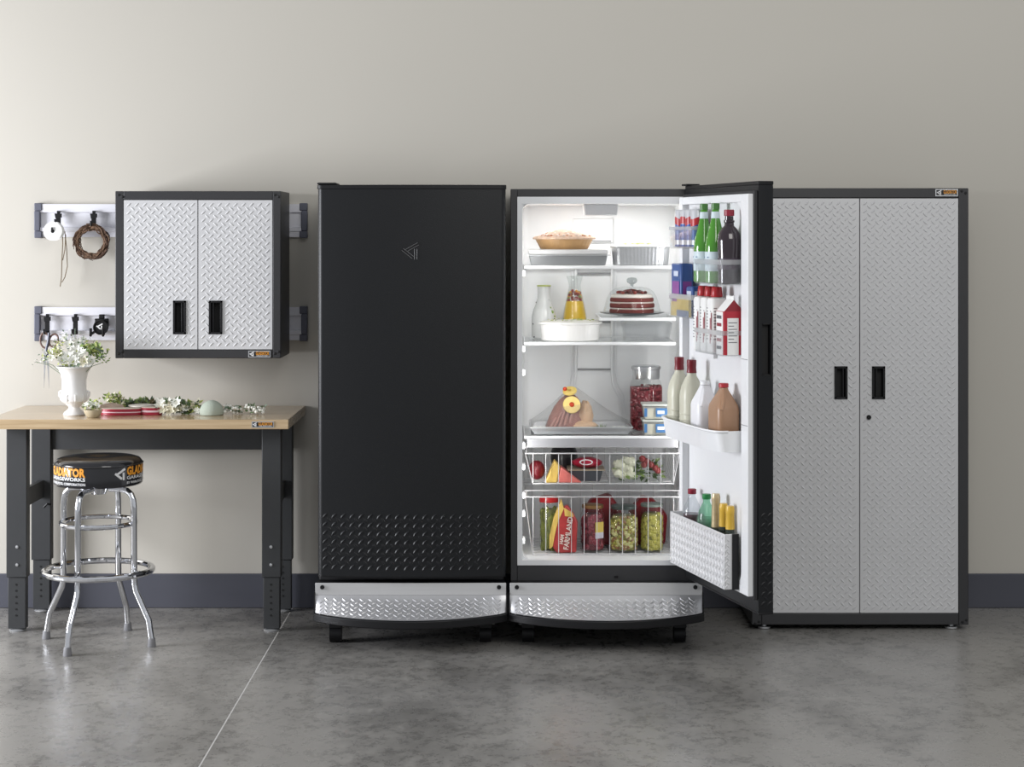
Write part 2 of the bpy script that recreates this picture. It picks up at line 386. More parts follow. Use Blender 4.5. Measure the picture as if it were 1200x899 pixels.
# round clamp hook with emblem
x, z = X(118.5, -.05), Z(382, -.05)
t = thing('tool_clamp', 'round black tool clamp with a white emblem and two prongs beside the wall cabinet', 'hook', (x, -.029, z-.04))
m = MB(); m.box(x-.03, x+.03, -.045, -.0285, z-.005, z+.032).box(x-.012, x+.012, -.045, -.0285, z+.032, z+.05); m.build('bracket', BLK2, t, bev=.003)
m = MB(); m.cyl((x, -.046, z-.006), (x, -.062, z-.006), .032, 28); m.tube([(x+.03*math.cos(a*pi/14), -.064, z-.006+.03*math.sin(a*pi/14)) for a in range(28)], .003, 6, True)
m.build('round_plate', BLK2, t)
m = MB(); emblem(m, lambda a, b: (x-.017+a, -.0635, z-.016+b), .026, .0055); m.build('emblem', WPR, t, smooth=0)
for s, dx in ((-1, -.04), (1, .014)):
    m = MB(); m.tube([(x+dx*.5, -.05, z-.02), (x+dx, -.06, z-.034), (x+dx+.002, -.085, z-.04), (x+dx+.004, -.092, z-.022), (x+dx+.004, -.092, z-.008)], .006, 8); m.build('prong', BLK2, t)
# white spool and twine
x, y, z = X(62, -.115), -.098, Z(271, -.115); r = .041
t = thing('ribbon_spool', 'white round spool hanging at the left end of the upper wall track', 'spool', (x, y, z-r))
m = MB(); m.lathe([(.008, -.022), (r, -.022), (r, -.0195), (.03, -.019), (.03, .019), (r, .0195), (r, .022), (.008, .022), (.008, -.022)], n=32, cap0=False, cap1=False)
m.v = [(x+p[0], y+p[2], z+p[1]) for p in m.v]; m.build('reel', PAPW, t)
m = MB(); m.cyl((x, y-.023, z), (x, y+.0215, z), .0072, 12).box(x-.005, x+.001, y-.029, y-.022, z, z+.017); m.build('spindle', BLK2, t)
TW = mat('brown_twine', (.19, .14, .085), .9)
m = MB()
def P(px, py, y): return (X(px, y), y, Z(py, y))
m.tube([P(70, 262, -.06), P(73, 268, -.065), P(73.5, 285, -.067), P(72.5, 305, -.066), P(72, 325, -.06), P(70.5, 336, -.06)], .0022, 6)
m.tube([P(72, 264, -.056), P(76, 272, -.058), P(78, 290, -.056), P(79, 312, -.055), P(76, 325, -.06), P(72.5, 331, -.062)], .0020, 6)
m.tube([P(77, 275, -.058), P(76, 293, -.055), P(73.5, 305, -.062)], .0020, 6)
tag(m.build('twine_strands', TW, loc=P(71, 264, -.06)), 'loose brown twine strands hanging beside the white spool', 'twine')
# wreath
x, y, z = X(107, -.085), -.078, Z(283.5, -.085)
m = MB(); random.seed(3)
for k in range(26):
    p1, p2, R0 = random.random()*6.3, random.random()*6.3, .064+random.uniform(-.010, .010); f1, f2 = random.choice((2, 3, 5)), random.choice((3, 4, 7))
    q = random.choice((0, 1))
    m.tube([(x+(R0+.006*math.sin(f1*a+p1))*math.cos(a), y+.010*math.sin(f2*a+p2), z+(R0+.006*math.sin(f1*a+p1))*math.sin(a)) for a in [i*2*pi/36 for i in range(36)]], random.uniform(.0018, .0032), 5, True, q)
for k in range(26):
    a = random.random()*6.28; b = a+random.uniform(.3, .6); m.tube([(x+.07*math.cos(a), y-.01, z+.07*math.sin(a)), (x+.077*math.cos((a+b)/2), y-.014, z+.077*math.sin((a+b)/2)), (x+.082*math.cos(b), y-.008, z+.082*math.sin(b))], .0014, 4)
tag(m.build('twig_wreath', [mat('vine_brown', (.085, .045, .028), .8, 0, .4, 60), mat('vine_light', (.17, .10, .06), .8, 0, .3, 60)], loc=(x, y, z)), 'brown grapevine twig wreath hanging on the upper wall track', 'wreath')
# scissors: two handle loops up, blades down behind the flowers
t = thing('scissors', 'scissors with dark loop handles hanging from the lower wall track', 'scissors', P(57, 425, -.08))
HS = mat('slate_rubber', (.07, .08, .12), .4); 
for cx, rr, mm, tilt in ((52.5, (.020, .033), mat('brown_loop', (.16, .09, .07), .45), .1), (63, (.019, .028), mat('brown_loop', (.16, .09, .07), .45), -.25)):
    q = P(cx, 399, -.085); m = MB()
    pts = []
    for k in range(20):
        a = 2*pi*k/20; lx, lz = rr[0]*math.cos(a), rr[1]*math.sin(a); pts.append((q[0]+lx*math.cos(tilt)-lz*math.sin(tilt), q[1], q[2]+lx*math.sin(tilt)+lz*math.cos(tilt)))
    m.tube(pts, .0042, 8, True); m.build('handle_loop', mm, t)
m = MB(); m.tube([P(57.5, 390, -.09), P(56.5, 400, -.09), P(54.5, 408, -.09), P(54, 420, -.088)], .006, 8); m.build('shank', HS, t)
for a, b in ((53, 51.5), (55.5, 57.5)):
    m = MB(); p = P(a, 412, -.088); q = P(b, 455, -.086); m.add([(p[0]-.006, p[1], p[2]), (p[0]+.006, p[1], p[2]), (q[0], q[1], q[2]), (p[0]-.006, p[1]+.003, p[2]), (p[0]+.006, p[1]+.003, p[2]), (q[0], q[1]+.003, q[2])],
        [(0, 1, 2), (3, 4, 5), (0, 1, 4, 3), (1, 2, 5, 4), (2, 0, 3, 5)]); m.build('blade', ALU, t)

# ================================================================== workbench
def maple():
    m = bpy.data.materials.new('maple_butcher_block'); m.use_nodes = True; n = m.node_tree.nodes; l = m.node_tree.links; b = n['Principled BSDF']
    tc = n.new('ShaderNodeTexCoord'); mp = n.new('ShaderNodeMapping'); mp.inputs['Scale'].default_value = (1.2, 14, 30); l.new(tc.outputs['Object'], mp.inputs[0])
    q = n.new('ShaderNodeTexNoise'); q.inputs['Scale'].default_value = 3; q.inputs['Detail'].default_value = 6; l.new(mp.outputs[0], q.inputs['Vector'])
    r = n.new('ShaderNodeValToRGB'); l.new(q.outputs[0], r.inputs[0]); e = r.color_ramp.elements
    e[0].position = .3; e[0].color = (.43, .30, .165, 1); e[1].position = .75; e[1].color = (.62, .475, .295, 1)
    l.new(r.outputs[0], b.inputs['Base Color']); b.inputs['Roughness'].default_value = .22; b.inputs['Coat Weight'].default_value = .5; b.inputs['Coat Roughness'].default_value = .15; return m
MAPLE = maple()
bt = .891
xa, xb = X(-17, -.61), X(338, -.61)
wb = thing('workbench', 'workbench with a maple top and charcoal steel legs below the wall cabinet', 'workbench', ((xa+xb)/2, -.3, 0))
nst = 12; dpt = .605/nst
top = MB().box(xa, xb, -.61, -.61+dpt-.0004, bt-.04, bt).build('worktop', MAPLE, wb, bev=.002)
for k in range(1, nst):     # glued staves of the butcher block
    y0 = -.61+dpt*k; m = MB().box(xa, xb, y0, y0+dpt-.0004, bt-.04, bt); m.build('stave', MAPLE, top, bev=.0008)
lx = [(-2.092, -2.007), (-1.035, -.956)]
for i, (a, b) in enumerate(lx):
    zu = Z(677, -.49)
    m = MB(); m.box(a, b, -.49, -.437, zu, bt-.0405); leg = m.build('leg', CHAR2, wb, bev=.003)
    m = MB(); m.box(a+.006, b-.006, -.485, -.443, .012, zu); f = m.build('leg_extension', CHAR2, leg, bev=.002)
    for k in range(6):
        zc = zu-.03-k*.0255; m = MB(); m.cyl(((a+b)/2-.002, -.4862, zc), ((a+b)/2-.002, -.485, zc), .0045, 10); m.build('adjustment_hole', DEEP, leg)
    for pz in (641, 662):
        zc = Z(pz, -.49); xx = X(20 if i == 0 else 317.5, -.49)
        m = MB(); m.lathe([(0, 0), (.007, 0), (.006, .004), (0, .005)], n=10); m.v = [(p[0]+xx, -.49-p[2], p[1]+zc) for p in m.v]; m.build('bolt', ALU, leg)
    MB().lathe([(.034, 0), (.036, .004), (.03, .008), (.012, .012)], ((a+b)/2, -.464, 0), 20).build('foot', ALU, leg)
    zu = Z(654, -.05)
    m = MB(); m.box(a, b, -.10, -.05, zu, bt-.0405); leg = m.build('leg', CHAR2, wb, bev=.003)
    m = MB(); m.box(a+.006, b-.006, -.094, -.056, .012, zu); m.build('leg_extension', CHAR2, leg, bev=.002)
    for k in range(6):
        zc = zu-.03-k*.0255; m = MB(); m.cyl(((a+b)/2-.002, -.0955, zc), ((a+b)/2-.002, -.094, zc), .0045, 10); m.build('adjustment_hole', DEEP, leg)
    MB().lathe([(.03, 0), (.034, .004), (.03, .008), (.012, .012)], ((a+b)/2, -.075, 0), 20).build('foot', ALU, leg)
    m = MB(); m.box(a+.03, b-.03, -.437, -.10, .50, .575); m.build('side_stretcher', CHAR2, wb, bev=.003)
    if i == 0:
        m = MB(); m.tube([(a+.06, -.12, .46), (a+.075, -.12, .475), (a+.09, -.115, .47)], .005, 8); m.build('knob', BLK2, wb)
MB().box(lx[0][0]+.08, lx[1][0]+.001, -.085, -.055, Z(526.8, -.08), bt-.0405).build('rear_apron', CHAR2, wb, bev=.002)
badge(wb, X(295, -.61), X(321, -.61), Z(501, -.61), Z(494, -.61), -.61)

# ================================================================== stool
cx, cy = X(115.5, -.686), -.686
st = thing('shop_stool', 'chrome swivel stool with a black padded seat printed in orange, before the workbench', 'stool', (cx, cy, 0))
m = MB(); R = .175
m.lathe([(0, .642), (R-.004, .642), (R, .647), (R, .722), (R-.003, .733), (R-.012, .743), (R-.03, .749), (.09, .754), (.02, .748), (0, .747)], (cx, cy, 0), 64)
VIN = mat('glossy_black_vinyl', (.010, .010, .012), .14, coat=.5)
seat = m.build('seat', VIN, st)
m = MB(); m.tube([(cx+(R+.001)*math.cos(a*pi/32), cy+(R+.001)*math.sin(a*pi/32), .725) for a in range(64)], .0028, 6, True); m.build('piping', VIN, seat)
def band(a0):
    def F(x, y):
        a = math.radians(-90)+a0+x/(R+.001); return (cx+(R+.0012)*math.cos(a), cy+(R+.0012)*math.sin(a), y)
    return F
for k in range(3):
    a_end = math.radians(-17+122*k) if k < 2 else math.radians(-17-119)
    F = band(a_end+math.radians(13)); m = MB()
    wtot = math.radians(67)*R
    for stx, sz, zc, mi, bo in (('GLADIATOR', .044, .7035, 1, .0022), ('GARAGEWORKS', .019, .678, 0, .0004), ('BY WHIRLPOOL CORPORATION', .014, .6585, 0, .0003)):
        v, f = text_geo(stx, sz, bo, 'RIGHT'); xm = max(p[0] for p in v); W = xm-min(p[0] for p in v); nr = wtot/W
        m.add([F((p[0]-xm)*nr, zc+p[1]) for p in v], f, mi)
    emblem(m, lambda a, b: F(-wtot-.053+a, .671+b), .044, .009, 0)
    m.build('seat_lettering', [WPR, ORG], seat, smooth=0)
m = MB(); m.lathe([(.0, .60), (.03, .60), (.05, .632), (.12, .636), (.13, .6415), (0, .6415)], (cx, cy, 0), 32); m.build('swivel_plate', CHROME, st)
for ad in (-107, -17, 73, 163):
    a = math.radians(ad); pr = [(.05, .622), (.10, .622), (.128, .618), (.147, .603), (.156, .58), (.159, .55), (.160, .30), (.161, .245), (.168, .215), (.214, .125), (.224, .105), (.230, .07), (.238, .024)]
    m = MB(); m.tube([(cx+r*math.cos(a), cy+r*math.sin(a), z) for r, z in pr], .0125, 12); leg = m.build('leg', CHROME, st)
    m = MB(); r, z = .2385, 0; m.lathe([(.017, 0), (.0175, .004), (.0145, .03), (.0130, .034)], (cx+r*math.cos(a), cy+r*math.sin(a), 0), 14); m.build('foot_cap', mat('grey_rubber', (.22, .22, .23), .6), leg)
    m = MB(); m.cyl((cx+.15*math.cos(a), cy+.15*math.sin(a), .293), (cx+.213*math.cos(a), cy+.213*math.sin(a), .293), .006, 8); m.build('ring_bracket', CHROME, leg)
for r, z, q in ((.213, .293, .0125), (.148, .485, .010)):
    m = MB(); m.tube([(cx+r*math.cos(a*pi/32), cy+r*math.sin(a*pi/32), z) for a in range(64)], q, 10, True); m.build('foot_ring' if r > .2 else 'brace_ring', CHROME, st)

# ================================================================== closed refrigerator
yb = -.695
def step(parent, x0, x1):
    """silver kick strip, bowed tread-plate step with a black rim, casters"""
    zt, zm = Z(683, -.755), Z(697.5, -.76)
    d = MB().box(x0+.005, x1-.005, -.755, -.15, .10, zt-.002).build('base_housing', BLK2, parent)
    ks = MB().box(x0, x1, -.762, -.756, zm, zt).build('kick_strip', BRUSH, parent, bev=.001)
    for sx in (x0+.028, x1-.028):
        m = MB(); m.cyl((sx, -.768, (zm+zt)/2+.008), (sx, -.7625, (zm+zt)/2+.008), .0085, 12); m.build('screw', BLK2, ks)
    def yfr(s): s = min(max(s, 0), 1); q = 1-(2*s-1)**2; c = min(1, s*28, (1-s)*28); return -.785-.155*q**.85-.0*c
    def F(u, v):
        s = (u-x0)/(x1-x0); tt = v/.12; yy = -.762+(yfr(s)+.762)*(1-tt); return Vector((u, yy, .142+(zm-.142)*tt**1.15 if tt > 0 else .142))
    m = MB(); N, M = 48, 6; vs = []
    for j in range(M+1):
        for i in range(N+1):
            s = i/N; u = x0+(x1-x0)*s; vs.append(F(u, .12*j/M))
    m.add(vs, [(j*(N+1)+i, j*(N+1)+i+1, (j+1)*(N+1)+i+1, (j+1)*(N+1)+i) for j in range(M) for i in range(N)])
    sp = m.build('step_plate', STEEL, parent, smooth=60)
    L = MB(); lugs(L, F, x0+.02, x1-.02, .008, .114, .036, .027, .0085, .0024, pvv=.0265); L.build('tread_relief', STEEL, sp, kind='stuff')
    m = MB(); pts = [(x0-.006, -.70), (x1+.006, -.70)]+[(x1+.006-(x1-x0+.012)*i/40, yfr(1-i/40)-.006) for i in range(41)]
    pts = [(x0-.006, -.70), (x1+.006, -.70)]+[(min(max(x1+.006-(x1-x0+.012)*i/40, x0-.006), x1+.006), yfr(1-i/40)-.006) for i in range(41)]
    m.xy(pts, .108, .140); m.build('step_rim', BLK2, parent, bev=.004)
    m = MB()
    for xs in (x0, x1):
        a, b = (xs-.004, xs-.0005) if xs == x0 else (xs+.0005, xs+.004)
        m.extr([(a, -.70, .14), (a, -.79, .14), (a, -.775, .18), (a, -.764, zm+.01), (a, -.70, zm+.01)], (b-a, 0, 0))
    m.build('step_cheek', BLK2, parent)
    for sx in (x0+.073, x1-.083):
        for sy in (-.67, -.25):
            c = MB(); c.box(sx-.026, sx+.026, sy-.03, sy+.03, .06, .1); c.box(sx-.030, sx+.030, sy-.034, sy+.034, .09, .0995); k = c.build('caster', BLK2, parent, bev=.003)
            c = MB(); c.cyl((sx-.023, sy, .036), (sx+.023, sy, .036), .036, 24); c.build('wheel', BLK2, k)
            c = MB(); c.cyl((sx-.036, sy, .075), (sx+.036, sy, .075), .006, 8); c.build('axle_bolt', ALU, k)
# box of the closed one
x0, x1 = X(374, yb), X(590, yb)
f1 = thing('upright_refrigerator', 'tall closed black refrigerator with a plain door standing left of the open one', 'refrigerator', ((x0+x1)/2, -.4, 0))
MB().box(x0, x1, yb, -.05, .252, 1.829).build('cabinet_shell', CHAR, f1, bev=.006)
dx0, dx1 = X(372.5, -.755), X(592.5, -.755); zd0, zd1 = .284, Z(221.5, -.79)
def yd(u): s = (u-dx0)/(dx1-dx0); e = min(s, 1-s); return -.758-.034*(1-(2*s-1)**2)+(.012*max(0, 1-e/.02)**2)
m = MB(); N = 40; pts = [(dx0+(dx1-dx0)*(i/N), ) for i in range(N+1)]
us = sorted(set([dx0+(dx1-dx0)*q for q in [0, .004, .01, .02]+[i/N for i in range(1, N)]+[.98, .99, .996, 1]]))
m.xy([(u, yd(u)) for u in us]+[(dx1, yb-.012), (dx0, yb-.012)], zd0, zd1)
door = m.build('door', BLK, f1, smooth=50)
MB().box(dx0+.01, dx1-.01, yb-.012, yb-.0005, zd0+.01, zd1-.01).build('gasket', GASK, door)
m = MB(); m.xy([(u+(-.003 if u < dx0+.01 else .003 if u > dx1-.01 else 0), yd(u)-.004) for u in us]+[(dx1+.003, yb-.006), (dx0-.003, yb-.006)], zd1+.0005, zd1+.017)
m.build('top_trim', BLK2, door, bev=.002)
m = MB(); m.xy([(u, yd(u)+.004) for u in us]+[(dx1, yb-.012), (dx0, yb-.012)], zd0-.006, zd0-.0005); m.build('bottom_trim', BLK2, door)
L = MB(); lugs(L, lambda u, v: Vector((u, yd(u), v)), dx0+.02, dx1-.02, Z(668, -.79), Z(603, -.79), .0365, .030, .010, .0028, sign=1); L.build('tread_relief', BLK, door, kind='stuff')
m = MB(); hx = X(472, -.785)
def emF(a, b): u = hx+a; return (u, yd(u)-.0015, Z(304, -.79)+b)
OUT = mat('grey_outline', (.16, .16, .16), .35)
for (a, b) in EMB:      # embossed outline of the emblem
    h = .062; A = Vector(a)*h; B = Vector(b)*h; d = (B-A).normalized(); nn = Vector((-d.y, d.x))*.005
    q = [A+nn, B+nn, B-nn, A-nn]; m.tube([emF(*p) for p in q], .0009, 4, True)
m.build('emblem', OUT, door)
m = MB(); m.box(dx0-.002, dx0+.075, -.77, -.62, zd1+.018, zd1+.026); m.build('hinge_cover', BLK2, f1, bev=.004)
step(f1, X(369.5, -.762), X(593, -.762))

# ================================================================== open refrigerator
x0, x1 = X(598.3, yb), X(820, yb); zt = Z(221.5, yb); zb = .25
fr2 = thing('open_refrigerator', 'upright black refrigerator with its door open and lit shelves of food', 'refrigerator', ((x0+x1)/2, -.4, 0))
wth = .027; oz1, oz0 = Z(230.5, yb), Z(662.5, yb)
m = MB(); m.box(x0, x0+wth, yb, -.05, zb, zt).box(x1-wth, x1, yb, -.05, zb, zt).box(x0+wth, x1-wth, yb, -.05, oz1, zt).box(x0+wth, x1-wth, yb, -.05, zb, oz0).box(x0+wth, x1-wth, -.08, -.05, oz0, oz1)
sh = m.build('cabinet_shell', CHAR, fr2, bev=.002)
a, b, c, d = x0+wth+.0005, x1-wth-.0005, oz0+.0005, oz1-.0005; lt = .02; byk = -.16
m = MB(); m.box(a, a+lt, yb-.004, -.09, c, d).box(b-lt, b, yb-.004, -.09, c, d).box(a+lt, b-lt, yb-.004, -.09, d-.028, d).box(a+lt, b-lt, yb-.004, -.09, c, c+.02).box(a+lt, b-lt, byk, -.09, c+.02, d-.028)
# softened inner corners
for (xx, zz, sx, sz) in ((a+lt, c+.02, 1, 1), (b-lt, c+.02, -1, 1), (a+lt, d-.028, 1, -1), (b-lt, d-.028, -1, -1)):
    rr = .03; m.xz([(xx, zz)]+[(xx+sx*rr*(1-math.sin(q)), zz+sz*rr*(1-math.cos(q))) for q in [i*pi/12 for i in range(7)]], -.67, byk)
for xx, sx in ((a+lt, 1), (b-lt, -1)):      # soft vertical back corners
    rr = .03; m.xy([(xx, byk)]+[(xx+sx*rr*(1-math.sin(q)), byk-rr*(1-math.cos(q))) for q in [i*pi/12 for i in range(7)]], c+.02, d-.028)
lin = m.build('liner', LIN, fr2, smooth=40)
IX0, IX1 = a+lt, b-lt
yk = byk
# air duct on the back wall
m = MB()
def back(px, py): return (X(px, yk-.01), Z(py, yk-.01))
def duct(pts, w=.004): m.tube([(back(*p)[0], yk-.006, back(*p)[1]) for p in pts], w, 6)
duct([(672, 256), (672, 284), (719, 284), (719, 256), (672, 256)], .002)
for sg in (-1, 1):
    c0 = 696
    duct([(c0+sg*21, 286), (c0+sg*21, 438), (c0+sg*23, 452), (c0+sg*30, 466), (c0+sg*32, 486), (c0+sg*32, 512)], .005)
    duct([(c0+sg*25.5, 318), (c0+sg*25.5, 436), (c0+sg*28, 450), (c0+sg*34.5, 464), (c0+sg*36, 486), (c0+sg*36, 512)], .003)
m.build('duct_ridge', LIN, lin)
m = MB()
for py in (283, 320.5, 377.5, 433): q0 = back(677, py); q1 = back(716, py); m.box(q0[0], q1[0], yk-.006, yk-.0005, q0[1]-.004, q0[1]+.004)
m.build('vent_slot', mat('vent_grey', (.25, .25, .26), .6), lin)
# thermostat housing, interior lamp at the top and added side fill lights
tz1, tz0 = Z(239, -.55), Z(252.5, -.55); tx0, tx1 = X(684, -.55), X(725, -.55)
m = MB(); m.frus(tx0, tx1, -.55, -.42, tz0, d-.0285, .006); th = m.build('control_housing', mat('pale_grey_plastic', (.62, .63, .65), .4), fr2, bev=.004)
m = MB(); text(m, 'TEMPERATURE', .0085, lambda q, w_: ((tx0+tx1)/2-.006+q, -.5465, Z(245, -.55)+w_), 0, .0003); 
m.build('control_lettering', mat('grey_print', (.08, .08, .09), .5), th, smooth=0)
m = MB(); m.cyl(((tx0+tx1)/2, -.565, Z(237, -.56)), ((tx0+tx1)/2, -.551, Z(237, -.56)), .01, 14); m.build('dial', WPL, th)

def inner_light(loc, power, rad, sx=None):
    l = bpy.data.lights.new('interior_lamp_and_fill', 'POINT' if not sx else 'AREA')
    l.energy = power; l.color = (1, .99, .97)
    if sx: l.shape = 'RECTANGLE'; l.size = sx; l.size_y = rad
    else: l.shadow_soft_size = rad
    o = bpy.data.objects.new('interior_lamp_and_fill', l); COL.objects.link(o); o.location = loc; return o
LX = (IX0+IX1)/2
def lamp_and_fill_strip(loc, tgt, sx, sy, power):
    o = inner_light(loc, power, sy, sx); o.rotation_euler = (Vector(tgt)-Vector(loc)).to_track_quat('-Z', 'Y').to_euler()
lamp_and_fill_strip((LX, -.385, d-.0315), (LX, -.38, 1.0), .50, .06, 1.7)
lamp_and_fill_strip((IX0+.006, -.688, 1.05), (LX+.05, -.20, 1.05), .012, 1.25, 1.6)  # added left fill for an even interior, not a real LED strip
lamp_and_fill_strip((IX1-.006, -.688, 1.05), (LX-.05, -.20, 1.05), .012, 1.25, 1.6)  # matching fill added on the right wall, no real lamp there

# shelves
def shelf(px0, px1, py, yfr_=-.585, yb_=-.18, t=.012, rail_=True):
    z = Z(py, yfr_); xa = max(IX0+.002, X(px0, yfr_)); xb = min(IX1-.002, X(px1, yfr_))
    s = MB().box(xa+.004, xb-.004, yfr_+.008, yb_, z-.007, z-.001).build('glass_shelf', GLASS, fr2)
    MB().box(xa, xb, yfr_, yfr_+.008, z-t, z).build('front_rail', WPL, s, bev=.002)
    m = MB(); m.box(xa, xa+.004, yfr_+.008, yb_, z-t, z).box(xb-.004, xb, yfr_+.008, yb_, z-t, z).box(xa, xb, yb_, yb_+.006, z-t, z); m.build('side_rail', WPL, s)
    return z
z1s = shelf(614, 792, 311.5)
z2h = shelf(703, 792, 372.5)
z2 = shelf(614, 792, 401)
z3 = shelf(614, 792, 511)
m = MB(); m.box(IX0+.02, IX1-.03, -.59, -.575, Z(524, -.585), z3-.0125); m.build('drawer_cover', mat('smoky_cover', (.42, .42, .44), .3, .3), fr2)
# ladder nubs and side rails on the liner
for zz in (z1s-.03, z2-.025, z3-.035, .70, .585, .51, .40, Z(436, -.6)):
    m = MB(); m.box(IX0+.0002, IX0+.012, -.64, -.58, zz-.012, zz+.012); m.box(IX1-.012, IX1-.0002, -.64, -.58, zz-.012, zz+.012); m.build('shelf_support', WPL, lin, bev=.004)
m = MB(); q0 = X(784, -.5); m.box(IX1-.02, IX1-.0005, -.5, -.2, Z(269, -.4), Z(265, -.4)); m.build('side_ledge', WPL, lin)

# wire baskets
def basket(zt_, zb_, ftop):
    m = MB(); r = .0020; xa, xb = IX0+.012, IX1-.022; fx0, fx1 = xa+.02, xb-.015; yf_, ybk = -.605, -.2; ins = .012
    m.tube([(xa, yf_, zt_), (xb, yf_, zt_), (xb, ybk, zt_), (xa, ybk, zt_)], r*1.25, 6, True)
    m.tube([(xa, yf_+.03, zt_+.022), (xb, yf_+.03, zt_+.022), (xb, ybk, zt_+.022), (xa, ybk, zt_+.022)], r, 6, True)
    m.tube([(fx0+ins, yf_+.012, zb_), (fx1-ins, yf_+.012, zb_), (fx1-ins, ybk-.01, zb_), (fx0+ins, ybk-.01, zb_)], r, 6, True)
    n = 12
    for i in range(n):
        x = fx0+ins+(fx1-fx0-2*ins)*i/(n-1)
        m.tube([(x, yf_, zt_), (x, yf_+.006, zb_+.012), (x, yf_+.012, zb_), (x, ybk-.01, zb_), (x, ybk, zb_+.012), (x, ybk, zt_)], r*.85, 5)
    for i in range(7):
        y = yf_+.03+(ybk-yf_-.05)*i/6
        m.tube([(xa, y, zt_), (fx0+ins-.004, y, zb_+.01), (fx0+ins, y, zb_), (fx1-ins, y, zb_), (fx1-ins+.004, y, zb_+.01), (xb, y, zt_)], r*.85, 5)
    for x in (xa+.005, xb-.005): m.tube([(x, yf_, zt_), (x, yf_+.03, zt_+.022), (x, yf_+.06, zt_)], r, 5)
    m.build('wire_basket', WIRE, fr2)
basket(Z(531.5, -.605), Z(567, -.593), 0)
basket(Z(582.5, -.605), Z(650, -.593), 0)
B1, B2 = Z(567, -.593)+.0025, Z(650, -.593)+.0025
step(fr2, X(597.5, -.762), X(823, -.762))
m = MB(); m.box(X(722, -.7)-.008, X(722, -.7)+.008, yb-.004, yb-.0005, .262, .272); m.build('latch_plate', BLK2, fr2)

# ---------------- open door: built in the closed pose's own frame, hinge at the origin, local x along the door, local y outwards
HX, HY, DA = .6945, -.72, math.radians(15)
ud = Vector((math.sin(DA), -math.cos(DA))); wd = Vector((-math.cos(DA), -math.sin(DA)))
RZ = -(pi/2-DA)
def dpt(px, w):
    """plan point on the door at picture column px and w inwards of the inner door face"""
    k = (px-600)/FP; bx, by = HX+w*wd.x, HY+w*wd.y
    u = (k*(CD+by)-bx)/(ud.x-k*ud.y); return u, bx+u*ud.x, by+u*ud.y
def dz(py, px, w): u, x, y = dpt(px, w); return Z(py, y)
W = .75; DZ0, DZ1 = .278, 1.838
dm = MB()
def outer(u): s = u/W; return .058+.032*(1-(2*s-1)**2)
hz0, hz1 = 1.647-(440-274)/324, 1.647-(379-274)/324
prof = [(0, .001), (0, .046)]+[(W*q, outer(W*q)) for q in (.015, .05, .1, .2, .3, .4, .5, .6, .7, .8, .9, .95, .975)]+[(W-.004, .060), (W, .054), (W, .001)]
profh = [(0, .001), (0, .046)]+[(W*q, outer(W*q)) for q in (.015, .05, .1, .2, .3, .4, .5, .6, .7, .8, .9)]+[(W*.95, outer(W*.95)), (W*.975, outer(W*.975)), (W-.004, .060), (W, .054), (W, .048), (W-.022, .046), (W-.022, .018), (W, .016), (W, .001)]
for za, zb_, pr in ((DZ0, hz0, prof), (hz0, hz1, profh), (hz1, DZ1-.014, prof)): dm.xy(pr, za, zb_)
dr2 = dm.build('door', BLK, fr2, world=False, smooth=40)
dr2.location = Vector((HX, HY, 0))-fr2.location; dr2.rotation_euler = (0, 0, RZ)
def dpart(mb, name, mats, **k): return mb.build(name, mats, dr2, world=False, **k)
m = MB(); m.box(W-.0215, W+.0006, .0185, .0455, hz0+.0005, hz0+.004).box(W-.0215, W+.0006, .0185, .0455, hz1-.004, hz1-.0005).box(W-.0215, W-.018, .0185, .0455, hz0+.004, hz1-.004); dpart(m, 'handle_recess', DEEP)
m = MB(); m.xy([(p[0]*1.004-.001, p[1]*1.03-.001) for p in prof], DZ1-.0135, DZ1); m.box(-.01, .045, -.012, .045, DZ1+.0005, DZ1+.008); dpart(m, 'top_trim', BLK2, bev=.002)
m = MB(); m.xy([(p[0]*1.004-.001, p[1]*1.03-.001) for p in prof], DZ0-.008, DZ0-.0005); dpart(m, 'bottom_trim', BLK2, bev=.002)
# relief plate on the free edge and front, low down
L = MB(); lugs(L, lambda u, v: Vector((W, u, v)), .012, .05, .30, 1.647-(602-274)/325, .034, .026, .009, .0016, sign=1)
lugs(L, lambda u, v: Vector((u, outer(u), v)), .03, W-.03, .30, 1.647-(602-274)/325, .0365, .030, .010, .0028, sign=-1)
dpart(L, 'tread_relief', BLK, kind='stuff')
# gasket ring and liner
lz0, lz1 = .335, 1.792
m = MB()
for q in ((.012, .03, lz0-.012, lz1+.012), (W-.022, W-.004, lz0-.012, lz1+.012), (.03, W-.022, lz1-.006, lz1+.012), (.03, W-.022, lz0-.012, lz0+.006)): m.box(q[0], q[1], -.014, .0005, q[2], q[3])
dpart(m, 'gasket', GASK, bev=.003)
m = MB(); rw = .066
m.box(.02, W-.013, -.006, -.001, lz0, lz1)
u0_, u1_ = .022, W-.014
def rim(a, b, c, d): m.box(a, b, -.034, -.0055, c, d)
rim(u0_, u0_+.035, lz0, lz1); rim(u1_-rw, u1_, lz0, lz1); rim(u0_+.035, u1_-rw, lz1-.03, lz1); rim(u0_+.035, u1_-rw, lz0, lz0+.03)
dl = dpart(m, 'door_liner', LIN, bev=.006)
m = MB(); rr_ = .05       # seams and moulded corners on the rim
for sz, zz in ((-1, lz1-.03), (1, lz0+.03)):
    uu = u1_-rw; m.extr([(uu, -.033, zz)]+[(uu-rr_*(1-math.sin(q)), -.033, zz+sz*rr_*(1-math.cos(q))) for q in [i*pi/12 for i in range(7)]], (0, .027, 0))
dpart(m, 'liner_corner', LIN)
m = MB(); m.box(.352, .364, -.022, -.0062, 1.17, lz1-.032); dpart(m, 'bin_divider', LIN, bev=.004)
